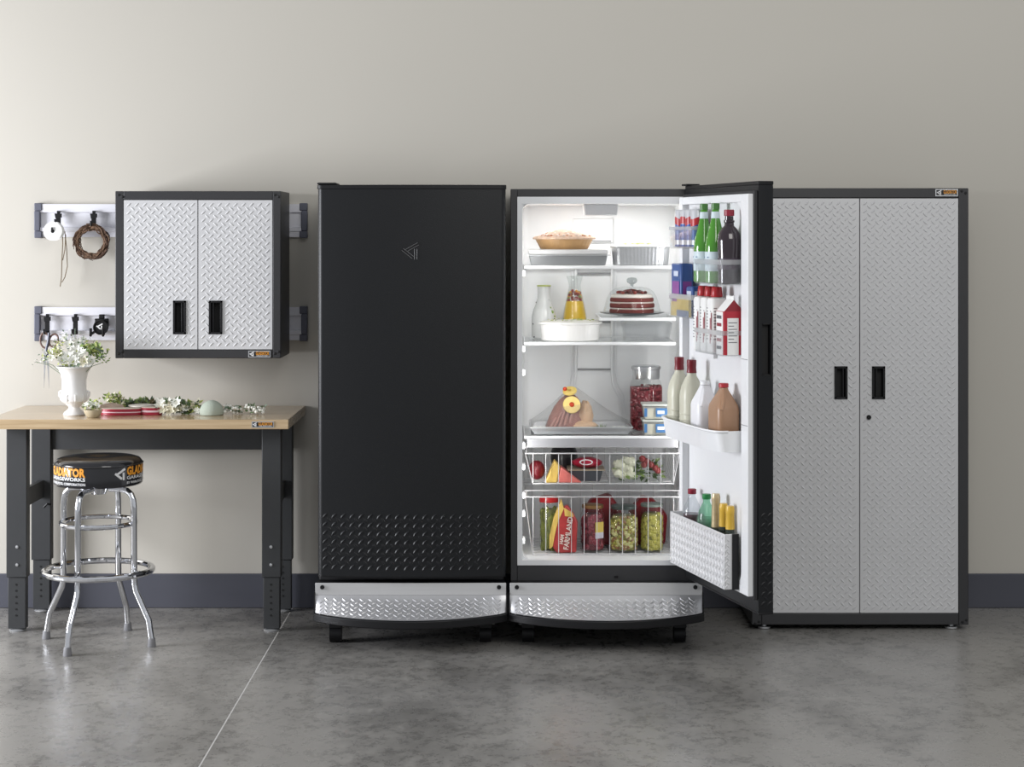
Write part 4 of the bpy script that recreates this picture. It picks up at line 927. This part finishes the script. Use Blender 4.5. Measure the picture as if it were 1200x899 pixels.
for k, (pts, lab) in enumerate((([(692, 587), (715, 580), (728, 598), (735, 640), (690, 640), (686, 600)], 'dark red food bag standing behind the beet jar'), ([(738, 600), (752, 583), (766, 586), (783, 605), (780, 640), (736, 640)], 'dark red food bag standing behind the green olive jar'))):
    m = MB(); yy = -.43+.0; m.xz([(X(p[0], yy), max(z+.001, Z(p[1], yy))) for p in pts], yy+.012, yy+.10)
    tag(m.build('red_food_bag', mat('dark_red_bag', (.22, .012, .018), .4, 0, .35, 20), bev=.015, loc=(X(pts[0][0], yy), yy+.05, z)), lab, 'bag')

# ================================================================== things in the open door
def dthing(name, label, cat, px, w, zb_, group=None, dpx=0):
    u, x, y = dpt(px, w); return thing(name, label, cat, (x, y, zb_), RZ, group)
# cans
z = SB['cans']
can = thing('soda_can', 'x', 'can')
CB = mat('can_blue', (.012, .07, .30), .4, .1); CW = mat('can_silver', (.60, .61, .64), .35, .3)
m = MB(); m.lathe([(.024, 0), (.031, .006), (.031, .142), (.028, .147), (.026, .1485), (.0255, .146), (0, .146)], n=28); body = m.build('can_body', CW, can, world=False)
m = MB(); m.lathe([(.0313, .030), (.0313, .092)], n=28, cap0=False, cap1=False); m.build('blue_band', CB, body, world=False)
m = MB(); m.lathe([(.0314, .088), (.0316, .094), (.0316, .110), (.0314, .116)], n=40, cap0=False, cap1=False, rf=lambda th, r, zz: (r*math.cos(th), r*math.sin(th)))
m.v = [(p[0], p[1], p[2]+.006*math.sin(2*math.atan2(p[1], p[0]))) for p in m.v]; m.build('red_wave', REDP, body, world=False)
m = MB(); m.lathe([(.0313, .004), (.0313, .012)], n=28, cap0=False, cap1=False); m.build('blue_foot', CB, body, world=False)
m = MB(); m.box(-.009, .009, -.004, .012, .1463, .1475); m.build('ring_pull', ALU, body, world=False)
can.scale = (.92, .92, 1)
for i in range(4):
    u = .122+i*.0575; p = Vector((HX, HY))+ud*u+wd*.058
    lab = 'blue, white and red '+['soda can nearest the hinge in the top door bin', 'soda can, second from the hinge, in the top door bin', 'soda can, third from the hinge, in the top door bin', 'soda can nearest the green bottles in the top door bin'][i]
    if i == 0: can.location = (p.x, p.y, z); can.rotation_euler = (0, 0, RZ+.5); can['label'] = lab; can['group'] = 'cans in the top door bin'
    else: dup(can, (p.x, p.y, z), lab, RZ+.5+i*.7)
# green bottles
z = SB['bottles']
gb = thing('green_bottle', 'tall green glass bottle nearer the cans in the door', 'bottle', (0, 0, 0), 0, 'green glass bottles in the door')
GG = mat('green_glass', (.06, .26, .015), .08, coat=.6, var=.25, scale=12); 
m = MB(); m.lathe([(.034, 0), (.0395, .005), (.0395, .13), (.036, .165), (.025, .205), (.016, .245), (.0135, .275), (.0145, .276), (.0145, .285), (0, .286)], n=32); body = m.build('bottle_body', GG, gb, world=False)
m = MB(); m.lathe([(.0148, .2765), (.0155, .277), (.0155, .298), (.013, .300), (0, .300)], n=20); m.build('cap', mat('green_cap', (.05, .16, .03), .35), body, world=False)
m = MB(); m.lathe([(.0172, .243), (.0155, .268)], n=24, cap0=False, cap1=False); m.build('neck_label', mat('pale_blue_label', (.60, .70, .74), .5), body, world=False)
m = MB(); m.lathe([(.0398, .045), (.0398, .118)], n=32, cap0=False, cap1=False); lb = m.build('paper_label', mat('pale_blue_label', (.60, .70, .74), .5), body, world=False)
m = MB()
for hh, rr in ((.095, .008), (.082, .004), (.07, .006)):
    for a0 in (-2.2, -1.2, -3.2): m.box(.04*math.cos(a0)-rr*.8, .04*math.cos(a0)+rr*.8, .0404*math.sin(a0)-.0003, .0404*math.sin(a0), hh, hh+.004)
m.build('label_print', mat('print_blue', (.05, .16, .36), .5), lb, world=False)
u, x, y = dpt(825, .056); gb.location = (x, y, z); gb.rotation_euler = (0, 0, RZ)
u, x, y = dpt(838.5, .055); dup(gb, (x, y, z), 'tall green glass bottle nearer the dark jug in the door', RZ)
# dark jug
t = dthing('juice_jug', 'round dark purple juice bottle with a red cap in the upper door bin', 'bottle', 854.5, .052, z)
m = MB(); m.lathe([(.036, 0), (.041, .006), (.042, .09), (.041, .10), (.043, .13), (.044, .16), (.040, .185), (.028, .205), (.018, .215), (.017, .225), (.020, .228), (.020, .234), (.016, .236), (.0155, .25), (0, .25)], n=36); m.build('bottle_body', mat('dark_juice', (.022, .012, .018), .12, coat=.5), t, world=False)
m = MB(); m.lathe([(.0175, .2505), (.019, .252), (.019, .272), (.017, .274), (0, .274)], n=24); m.build('cap', mat('cap_crimson', (.25, .01, .03), .4), t, world=False)
m = MB(); m.lathe([(.0425, .055), (.0425, .095)], n=36, cap0=False, cap1=False); m.build('label_band', mat('plum_label', (.05, .03, .05), .4), t, world=False)
# drink pouches box
z = SB['pouch']
t = dthing('pouch_carton', 'blue and purple drink pack standing in the middle door bin', 'drink pack', 799.5, .055, z)
m = MB(); m.box(-.055, .055, -.026, .026, 0, .205); m.build('pack_body', mat('deep_blue_pack', (.02, .07, .25), .3, 0, .4, 20), t, bev=.006, world=False)
m = MB(); m.box(-.038, .038, -.0275, -.0263, .03, .135, 0).box(.0555, .0565, -.018, .018, .03, .135, 0).box(-.02, .03, -.0285, -.0275, .155, .175, 1).box(-.05, .05, -.0275, -.0263, .004, .022, 2)
m.box(-.05, .05, -.0285, -.0275, .0, .055, 2)
m.build('pack_print', [mat('print_purple', (.22, .05, .26), .4), mat('print_pale', (.55, .60, .72), .4), mat('print_gold', (.60, .45, .12), .4)], t, world=False)
t = dthing('small_blue_pack', 'small blue pack leaning by the red-capped bottles in the door', 'drink pack', 816, .045, z)
m = MB(); m.box(-.036, .036, -.03, .03, 0, .118); m.build('pack_body', mat('deep_blue_pack', (.02, .07, .25), .3), t, bev=.008, world=False)
m = MB(); m.box(-.02, .025, -.0315, -.0303, .07, .1).box(.0363, .0372, -.02, .015, .075, .1); m.build('pack_print', mat('print_pale', (.55, .60, .72), .4), t, world=False)
# creamer bottles
z = SB['cartons']
cr = thing('creamer_bottle', 'x', 'bottle', (0, 0, 0), 0, 'white red-capped bottles in the door')
m = MB(); sq = lambda th, r, zz: (r*.92*(abs(math.cos(th))**5+abs(math.sin(th))**5)**-.2*math.cos(th), r*.92*(abs(math.cos(th))**5+abs(math.sin(th))**5)**-.2*math.sin(th))
m.lathe([(.030, 0), (.034, .005), (.034, .194), (.030, .203), (.018, .2075), (0, .208)], n=40, rf=sq); body = m.build('bottle_body', PAPW, cr, world=False)
m = MB(); m.lathe([(.0215, .2085), (.0225, .211), (.019, .243), (.017, .246), (0, .246)], n=24); m.build('cap', REDP, body, world=False)
m = MB()
for fx in (0, 1):
    for k in range(11):
        hh = .05+k*.0115; a, b = (-.024, .004) if k % 3 else (-.024, .020)
        if fx == 0: m.box(a, b, -.0312, -.0307, hh, hh+.003 if k % 4 else hh+.0045)
        else: m.box(.0307, .0312, a, b, hh, hh+.003)
    if fx == 0: m.box(.008, .016, -.0314, -.0308, .035, .13, 1).box(.019, .025, -.0314, -.0308, .06, .15, 1)
    else: m.box(.0308, .0314, .008, .018, .03, .12, 1)
m.build('label_print', [mat('grey_print', (.08, .08, .09), .5), mat('cap_crimson', (.25, .01, .03), .4)], body, world=False)
labs = ['nearest the hinge', 'in the middle of three', 'next to the red carton']
for i in range(3):
    u, x, y = dpt(824+8*i, .062)
    lab = 'white printed bottle with a red cap, '+labs[i]
    if i == 0: cr.location = (x, y, z); cr.rotation_euler = (0, 0, RZ); cr['label'] = lab
    else: dup(cr, (x, y, z), lab, RZ)
# red gable carton
t = dthing('gable_carton', 'red and white gable-top carton in the door bin', 'carton', 855.5, .052, z)
hw = .038; hb = .160; m = MB(); m.box(-hw, hw, -hw, hw, 0, hb)
m.build('carton_body', mat('carton_red', (.42, .015, .03), .45), t, world=False)
m = MB(); m.add([(-hw, -hw, hb), (hw, -hw, hb), (hw, hw, hb), (-hw, hw, hb), (-hw, 0, hb+.042), (hw, 0, hb+.042), (-hw, 0, hb+.056), (hw, 0, hb+.056)], [(0, 1, 5, 4), (2, 3, 4, 5), (4, 5, 7, 6)], 0)
m.add([(hw, -hw, hb), (hw, hw, hb), (hw, 0, hb+.042), (-hw, -hw, hb), (-hw, hw, hb), (-hw, 0, hb+.042)], [(0, 1, 2), (3, 4, 5)], 1)
m.build('gable_top', [PAPW, mat('carton_deep_red', (.25, .01, .02), .5)], t, world=False, smooth=0)
m = MB(); m.box(hw+.0002, hw+.001, -hw+.012, hw-.020, .0, .135, 0).box(-hw, hw-.012, -hw-.001, -hw-.0002, .0, hb-.002, 0)
for k in range(7): m.box(hw+.001, hw+.0016, -hw+.016, hw-.026-(.012 if k % 2 else 0), .045+.012*k, .0475+.012*k, 1)
for k in range(5): m.box(-hw+.006, hw-.025, -hw-.0016, -hw-.001, .02+.028*k, .032+.028*k, 2 if k % 2 else 1)
m.build('carton_print', [PAPW, mat('grey_print', (.08, .08, .09), .5), mat('cap_crimson', (.25, .01, .03), .4)], t, world=False)
# yellow box in pouch bin behind lip
t = dthing('snack_box', 'low yellow and blue pack at the base of the middle door bin', 'pack', 800.5, .088, SB['pouch'])
m = MB(); m.box(-.056, .075, -.005, .005, 0, .075); m.build('pack_body', mat('pack_yellow', (.58, .42, .08), .5, 0, .3, 30), t, world=False)
m = MB(); m.box(-.056, .075, -.0062, -.0052, .0, .025); m.build('pack_print', mat('slate_print', (.15, .18, .28), .5), t, world=False)

# big bin: two dressing jugs, milk jug, brown jug
z = BB
db = thing('dressing_jug', 'pale cream jug with a tall crimson cap, nearest the hinge', 'bottle', (0, 0, 0), 0, 'cream jugs with crimson caps')
m = MB(); m.lathe([(.036, 0), (.042, .006), (.043, .15), (.042, .175), (.036, .205), (.024, .232), (.017, .245), (.0165, .255), (0, .255)], n=40, rf=lambda th, r, zz: (r*1.02*(abs(math.cos(th))**3+abs(math.sin(th))**3)**(-1/3)*math.cos(th), r*1.02*(abs(math.cos(th))**3+abs(math.sin(th))**3)**(-1/3)*math.sin(th)))
body = m.build('jug_body', mat('cream_dressing', (.58, .57, .46), .35, 0, .06, 20), db, world=False)
m = MB()
for k in range(4): m.lathe([(.0432, .03+.022*k), (.0445, .033+.022*k), (.0432, .036+.022*k)], n=40, cap0=False, cap1=False, rf=lambda th, r, zz: (r*1.02*(abs(math.cos(th))**3+abs(math.sin(th))**3)**(-1/3)*math.cos(th), r*1.02*(abs(math.cos(th))**3+abs(math.sin(th))**3)**(-1/3)*math.sin(th)))
m.build('grip_rib', mat('cream_dressing', (.58, .57, .46), .35), body, world=False)
m = MB(); m.lathe([(.0185, .2553), (.0195, .257), (.0175, .278), (.0185, .281), (.0185, .304), (.016, .306), (0, .306)], n=24); m.build('cap', REDD, body, world=False)
u, x, y = dpt(796, .062); zc = dz(420, 798, .06); db.location = (x, y, z); db.rotation_euler = (0, 0, RZ)
u, x, y = dpt(810.5, .070); dup(db, (x, y, z), 'pale cream jug with a tall crimson cap, beside the milk', RZ)
def gallon(name, label, px, w, bodym, capm, hw, hd, h, sc=1):
    t = dthing(name, label, 'jug', px, w, z)
    m = MB(); sq = lambda th, r, zz: (hw*r*(abs(math.cos(th))**6+abs(math.sin(th))**6)**(-1/6)*math.cos(th), hd*r*(abs(math.cos(th))**6+abs(math.sin(th))**6)**(-1/6)*math.sin(th))
    m.lathe([(.9, 0), (1, .006), (1, h*.60), (.94, h*.66), (.32/ (hw/.06), h*.90), (.30/(hw/.06), h*.93)], n=48, rf=sq); b = m.build('jug_body', bodym, t, world=False, smooth=50)
    m = MB(); m.lathe([(.0175, h*.935), (.0185, h*.94), (.0185, h*.99), (.0165, h), (0, h)], n=24); m.build('cap', capm, t, world=False)
    m = MB(); m.tube([(hw*.25, -hd*.15, h*.88), (hw*.55, -hd*.3, h*.83), (hw*.86, -hd*.5, h*.70), (hw*.94, -hd*.7, h*.60)], .0075, 8); m.build('grip', bodym, t, world=False)
gallon('milk_jug', 'white milk jug standing between cream jug and brown jug', 826, .055, mat('milk_white', (.80, .80, .82), .35), WPL, .050, .045, .232)
gallon('chocolate_milk_jug', 'brown chocolate milk jug with a red cap in the big door bin', 848, .053, mat('chocolate_milk', (.36, .21, .125), .35, 0, .12, 10), mat('cap_red_flat', (.42, .03, .04), .4), .062, .044, .238)

# bottom bin bottles
z = SB['bottom']
def dbottle(name, label, px, w, prof, bm_, top, extra=None, n=28):
    t = dthing(name, label, 'bottle', px, w, z)
    m = MB(); m.lathe(prof, n=n); m.build('bottle_body', bm_, t, world=False)
    m = MB(); m.lathe(top[0], n=20); m.build('cap' if not extra else 'foil_neck', top[1], t, world=False); return t
soda = lambda k: [(.030, 0), (.036, .008), (.037, .16), (.037, .20), (.030, .235), (.017, .262), (.0135, .270), (.0135, .280), (0, .280)]
zt1 = dz(573, 809.5, .05)-z
t = dbottle('cola_bottle', 'clear soda bottle of dark red drink with a red cap', 811, .044, [(r, h*(zt1-.02)/.28) for r, h in soda(0)], clear('pet_clear', (.86, .88, .9), .12), ([(.0155, zt1-.0195), (.0165, zt1-.018), (.0165, zt1-.001), (.015, zt1), (0, zt1)], mat('cap_crimson', (.25, .01, .03), .4)))
m = MB(); m.lathe([(.033, .004), (.0345, .16*zt1/.3), (.0345, zt1*.68), (0, zt1*.68)], n=24); m.build('drink', mat('cola_red', (.06, .006, .014), .25), t, world=False)
zt2 = dz(579, 826.5, .05)-z
t = dbottle('green_soda_bottle', 'pale green soda bottle with a green cap in the bottom bin', 828, .044, [(r, h*(zt2-.02)/.28) for r, h in soda(0)], clear('pet_green', (.50, .78, .62), .12), ([(.0155, zt2-.0195), (.0165, zt2-.018), (.0165, zt2-.001), (.015, zt2), (0, zt2)], mat('cap_green', (.02, .22, .06), .4)))
m = MB(); m.lathe([(.033, .004), (.0345, .1), (.0345, zt2*.70), (0, zt2*.70)], n=24); m.build('drink', clear('drink_green', (.62, .80, .70), .2), t, world=False)
DG = mat('dark_bottle_glass', (.012, .022, .014), .1, coat=.5)
def wine(name, label, px, w, py, foil, r=.030, fl=.11):
    H = dz(py, px, w)-z
    t = dthing(name, label, 'bottle', px, w, z)
    m = MB(); m.lathe([(r*.9, 0), (r, .005), (r, H-.16), (r*.8, H-.13), (.0165, H-fl)], n=28, cap1=True); m.build('bottle_body', DG, t, world=False)
    m = MB(); m.lathe([(.0172, H-fl), (.0155, H-.03), (.0165, H-.028), (.0165, H-.012), (.014, H), (0, H)], n=20); m.build('foil_neck', foil, t, world=False)
wine('sparkling_bottle', 'gold foiled sparkling wine bottle in the bottom door bin', 839, .052, 578.5, mat('pale_gold_foil', (.55, .44, .26), .3, .4, .3, 60), fl=.125)
YF = mat('yellow_foil', (.66, .42, .05), .35)
wine('wine_bottle', 'wine bottle with a yellow foil neck, nearer the sparkling bottle', 848.0, .050, 590, YF, .024, .085)
wine('wine_bottle', 'wine bottle with a yellow foil neck, nearest the door\'s free edge', 855.6, .052, 593, YF, .024, .085)

# ================================================================== things on the workbench
z = bt+.0005
# urn vase
cx, cy = X(87, -.43), -.43; H = Z(429, -.43)-z
t = thing('urn_vase', 'white footed urn vase full of white flowers at the left of the workbench', 'vase', (cx, cy, z))
pr = [(.044, 0), (.046, .004), (.041, .013), (.026, .024), (.022, .034), (.032, .043), (.053, .060), (.057, .076), (.054, .092), (.050, .11), (.050, .145), (.055, .175), (.066, .198), (.074, .205), (.074, .209), (.068, .208), (.050, .175), (.044, .12), (0, .10)]
m = MB(); m.lathe([(r, h*H/.209) for r, h in pr], (cx, cy, z), 48); vb = m.build('vase_body', CERW, t)
m = MB()
for k in range(10):
    a = 2*pi*k/10; m.tube([(cx+.040*math.cos(a), cy+.040*math.sin(a), z+.052), (cx+.056*math.cos(a), cy+.056*math.sin(a), z+.066), (cx+.055*math.cos(a), cy+.055*math.sin(a), z+.088)], .004, 6)
for s in (-1, 1): m.tube([(cx+s*.053, cy, z+.10), (cx+s*.063, cy, z+.095), (cx+s*.062, cy, z+.08), (cx+s*.055, cy, z+.072)], .0045, 6)
m.build('relief', CERW, vb)
# bouquet
t = thing('white_bouquet', 'loose bouquet of white blossoms and green sprigs in the urn vase', 'flowers', (cx, cy, z+H)); random.seed(5)
zr = z+H
def bp(px, py, y): return Vector((X(px, y), y, Z(py, y)))
m = MB()
for px, py, dy in ((50, 424, -.02), (62, 412, 0), (84, 398, .02), (100, 405, .03), (112, 408, 0), (122, 417, -.02), (118, 426, -.04), (70, 405, .04), (95, 400, .05), (105, 415, -.05), (42, 424, .02), (77, 391, 0), (88, 385, .03), (98, 393, -.01)):
    e = bp(px, py, cy+dy); s0 = Vector((cx+(e.x-cx)*.35, cy+dy*.5, zr-.035)); md = (s0+e)/2+Vector((0, 0, .012)); m.tube([s0, md, e], .0014, 5)
m.build('stems', GRN2, t)
for px, py, r, mm, dy in ((80, 418, .034, PET, -.055), (90, 412, .034, PET, -.04), (73, 423, .030, PET, -.05), (99, 424, .03, CREAM, -.05), (86, 424, .032, PET, -.07), (68, 414, .026, CREAM, -.02), (82, 404, .028, PET, 0), (92, 402, .026, PET, 0), (76, 396, .020, PET, .01), (98, 398, .018, PET, .02), (60, 420, .022, PET, -.02), (106, 424, .024, PET, -.03), (97, 414, .026, PET, -.02)):
    m = MB(); p = bp(px, py, cy+dy); m.flower(p, r, (random.uniform(-.5, .5), -1, random.uniform(.1, .9)), 7, 0, .4); m.flower(p, r*.6, (random.uniform(-.3, .3), -1, .5), 5, 0, 1.0); m.ball(tuple(p), r*.18, n=6, mi=1)
    m.build('blossom', [mm, YGRN], t, smooth=0)
m = MB()
def spray(m, px, py, dy, n, sp, L, mi, mj=None):
    for k in range(n):
        p = bp(px+random.gauss(0, sp), py+random.gauss(0, sp*.7), cy+dy+random.gauss(0, .015)); m.leaf(p, (random.uniform(-1, 1), random.uniform(-.6, .3), random.uniform(-.2, 1)), L, L*.32, mi if (mj is None or k % 3) else mj)
spray(m, 107, 411, 0, 95, 6, .021, 0, 3); spray(m, 117, 417, 0, 45, 4.5, .018, 0, 2); spray(m, 99, 407, .02, 30, 5, .017, 0, 1); spray(m, 122, 421, -.01, 10, 3, .014, 0, 2)
spray(m, 66, 415, 0, 110, 5.5, .017, 3, 1); spray(m, 55, 420, 0, 22, 4, .013, 2, 3); spray(m, 88, 408, .01, 40, 9, .016, 2, 1); spray(m, 43, 424, .0, 8, 4, .011, 1, 1); spray(m, 84, 394, .02, 22, 7, .013, 1, 2); spray(m, 85, 427, -.05, 26, 5, .016, 2, 3); spray(m, 70, 400, .02, 16, 5, .014, 3, 2)
m.build('foliage', [GRN, PET, GRN2, YGRN], t, kind='stuff', smooth=0)

def bpos(px, py):  # point on the worktop seen at this pixel
    y = FP*(CH-z)/(py-274)-CD; return X(px, y), y
# little glass pot with flowers
cx2, cy2 = bpos(109, 489)
t = thing('flower_pot', 'little pale glass bowl of green and white sprigs beside the urn vase', 'flower bowl', (cx2, cy2, z))
m = MB(); m.lathe([(.022, 0), (.026, .003), (.036, .02), (.038, .032), (.034, .032), (.030, .02), (0, .012)], (cx2, cy2, z), 28); m.build('bowl', mat('tinted_bowl', (.50, .43, .30), .25), t)
m = MB()
for k in range(90): m.leaf((cx2+random.gauss(0, .016), cy2+random.gauss(0, .014), z+.032+abs(random.gauss(0, .016))), (random.uniform(-1, 1), random.uniform(-1, .3), random.uniform(0, 1)), .015, .005, random.choice((0, 1, 1, 2)))
for k in range(6): m.flower((cx2-.01+random.gauss(0, .012), cy2-.01, z+.045+abs(random.gauss(0, .012))), .012, (random.uniform(-.4, .4), -1, .5), 6, 2)
m.build('sprigs', [GRN, YGRN, PET], t, kind='stuff', smooth=0)
# ribbon rolls, lying flat
RIB = mat('crimson_ribbon', (.34, .012, .035), .4)
def ribbon(px0, px1, pyb, h, label, stripe, ry):
    c0, yb_ = bpos((px0+px1)/2, pyb); r = (px1-px0)/2/S(yb_); cyy = yb_+r*ry
    t = thing('ribbon_roll', label, 'ribbon', (c0, cyy, z), 0, None)
    rf_ = lambda th, rr, zz: (rr*math.cos(th), rr*ry*math.sin(th))
    m = MB(); m.lathe([(r*.35, 0), (r*.97, 0), (r, .001), (r, h-.001), (r*.97, h), (r*.35, h), (r*.35, 0)], (c0, cyy, z), 48, rf=rf_, cap0=False, cap1=False); rb = m.build('ribbon_coil', RIB, t)
    m = MB(); m.lathe([(r*1.004, h*stripe[0]), (r*1.006, h*stripe[1])], (c0, cyy, z), 48, rf=rf_, cap0=False, cap1=False); m.build('stripe', mat('pink_white_stripe', (.75, .55, .58), .4), rb)
    m = MB(); m.lathe([(r*.36, h+.0002), (r*.97, h+.0002), (r*.97, h+.002), (r*.36, h+.002)], (c0, cyy, z), 40, rf=rf_); m.build('card_disc', mat('ribbon_card', (.62, .54, .44), .7), t)
    return t
ribbon(116, 163.5, 487.2, .026, 'wide roll of crimson ribbon lying beside the flower bowl', (.42, .58), .42)
ribbon(164.5, 188.5, 486.8, .030, 'small roll of crimson ribbon with white stripes, next to the wide roll', (.40, .66), .6)
# shallow tin
c0, y_ = bpos(166, 480)
t = thing('shallow_tin', 'shallow tan tin with a pale rim behind the ribbon rolls', 'tin', (c0, y_, z))
y_ = -.34; c0 = X(166, y_); t.location = (c0, y_, z)
m = MB(); m.lathe([(.044, 0), (.05, .002), (.050, .026), (.053, .028), (.053, .033), (.048, .033)], (c0, y_, z), 36); m.build('tin_body', mat('tin_tan', (.36, .25, .17), .4, .2), t)
m = MB(); m.lathe([(.0535, .028), (.0545, .029), (.0545, .034), (.04, .036), (0, .036)], (c0, y_, z), 36); m.build('tin_lid', mat('tin_rim', (.72, .68, .60), .35), t)
# craft paper bundle behind
def cluster(name, label, cat, px0, px1, py_b, ht, mats, n, L, flowers=0, fr=.018, y=None, stems=0):
    y = y if y is not None else bpos(px0, py_b)[1]; xa, xb = X(px0, y), X(px1, y)
    t = thing(name, label, cat, ((xa+xb)/2, y, z))
    m = MB()
    for k in range(n):
        p = (random.uniform(xa, xb), y+random.uniform(-.03, .03), z+.004+random.random()*ht); m.leaf(p, (random.uniform(-1, 1), random.uniform(-.8, .4), random.uniform(-.1, .9)), L, L*.3, random.randrange(len(mats)))
    m.build('foliage', mats, t, kind='stuff', smooth=0)
    for k in range(flowers):
        m = MB(); f = (k+.5)/flowers; p = Vector((xa+(xb-xa)*f, y-.02+random.uniform(-.015, .01), z+ht*random.uniform(.35, .9))); m.flower(p, fr, (random.uniform(-.5, .5), -1, random.uniform(0, .8)), 7, 0, .5); m.flower(p, fr*.6, (0, -1, .4), 5, 0, 1.0); m.build('blossom', [random.choice((PET, CREAM))], t, smooth=0)
    for k in range(stems):
        m = MB(); xs = random.uniform(xa, xb); m.tube([(xs, y, z+.006), (xs-.03, y-.01, z+ht*.8), (xs-.06, y-.01, z+ht*1.3)], .0022, 5); m.build('stem', GRN2, t)
    return t
cluster('greenery_bunch', 'small bunch of yellow green sprigs behind the crimson ribbon', 'flowers', 125, 143, 480, .065, [YGRN, YGRN, GRN, CREAM], 200, .021, 2, .014, y=-.28)
cluster('leaf_pile', 'low pile of dark green leaves behind the tin', 'leaves', 142, 185, 480, .030, [mat('dry_leaf', (.12, .10, .04), .7), GRN2, GRN], 240, .030, 0, y=-.22)
cluster('white_flower_bunch', 'white blossoms with dark leaves lying at the middle of the workbench', 'flowers', 186, 211, 484, .055, [GRN2, PET, PET, mat('dark_leaf', (.06, .11, .03), .5)], 90, .026, 6, .030, y=-.40, stems=2)
cluster('green_flower_bunch', 'pale green leaves and small white flowers left of the foam ball', 'flowers', 208, 236, 484, .040, [GRN2, YGRN, CREAM, mat('dark_leaf', (.06, .11, .03), .5)], 150, .027, 4, .018, y=-.38)
# cloth / paper bundle
m = MB(); y_ = -.36; 
m.lathe([(.055, 0), (.06, .01), (.045, .035), (.02, .042), (0, .046)], (X(130, y_), y_, z), 24, rf=lambda th, r, zz: (r*(1+.14*math.sin(5*th+zz*60))*math.cos(th), r*.55*(1+.14*math.sin(5*th+zz*60))*math.sin(th)))
tag(m.build('paper_bundle', mat('kraft_paper', (.52, .40, .32), .8, 0, .15, 20, .5, 30), loc=(X(130, y_), y_, z), smooth=20), 'crumpled tan paper bundle behind the flower bowl', 'paper')
# foam ball
y_ = -.42; rr = .050
m = MB(); m.ball((X(248, y_), y_, z+.012), rr, (1, 1, .98), 32)
m.v = [(p[0], p[1], max(p[2], z)) for p in m.v]
tag(m.build('foam_ball', mat('floral_foam', (.41, .455, .38), .95, 0, .05, 40, .4, 200), loc=(X(248, y_), y_, z)), 'pale green foam half ball on the workbench', 'foam ball')
def berries(px0, px1, label, seed):
    random.seed(seed); y_ = -.40; xa, xb = X(px0, y_), X(px1, y_); t = thing('berry_sprig', label, 'flowers', ((xa+xb)/2, y_, z)); m = MB(); L = xb-xa
    m.tube([(xa, y_, z+.012), ((xa+xb)/2, y_, z+.018), (xb, y_, z+.008)], .002, 5); m.build('stem', GRN2, t)
    m = MB()
    for k in range(38): f = random.random(); m.ball((xa+L*f, y_+random.gauss(0, .012), z+.007+random.random()*.034*(1-.5*f)), random.uniform(.0045, .0075), n=8)
    m.build('buds', PET, t, kind='stuff')
    m = MB()
    for k in range(22): m.leaf((xa+random.random()*L, y_+random.gauss(0, .012), z+.008+random.random()*.025), (random.uniform(-1, 1), random.uniform(-.5, .5), random.uniform(0, .7)), .020, .005, k % 2)
    m.build('foliage', [GRN2, mat('dark_leaf', (.06, .11, .03), .5)], t, kind='stuff', smooth=0)
berries(262, 284, 'sprig of white buds right of the foam ball', 21)
berries(288, 310, 'sprig of white buds nearest the right end of the workbench', 22)
for o in list(bpy.data.objects):
    if o.type == 'MESH' and o.parent is None and 'label' not in o and 'kind' not in o: print('UNLABELLED', o.name)
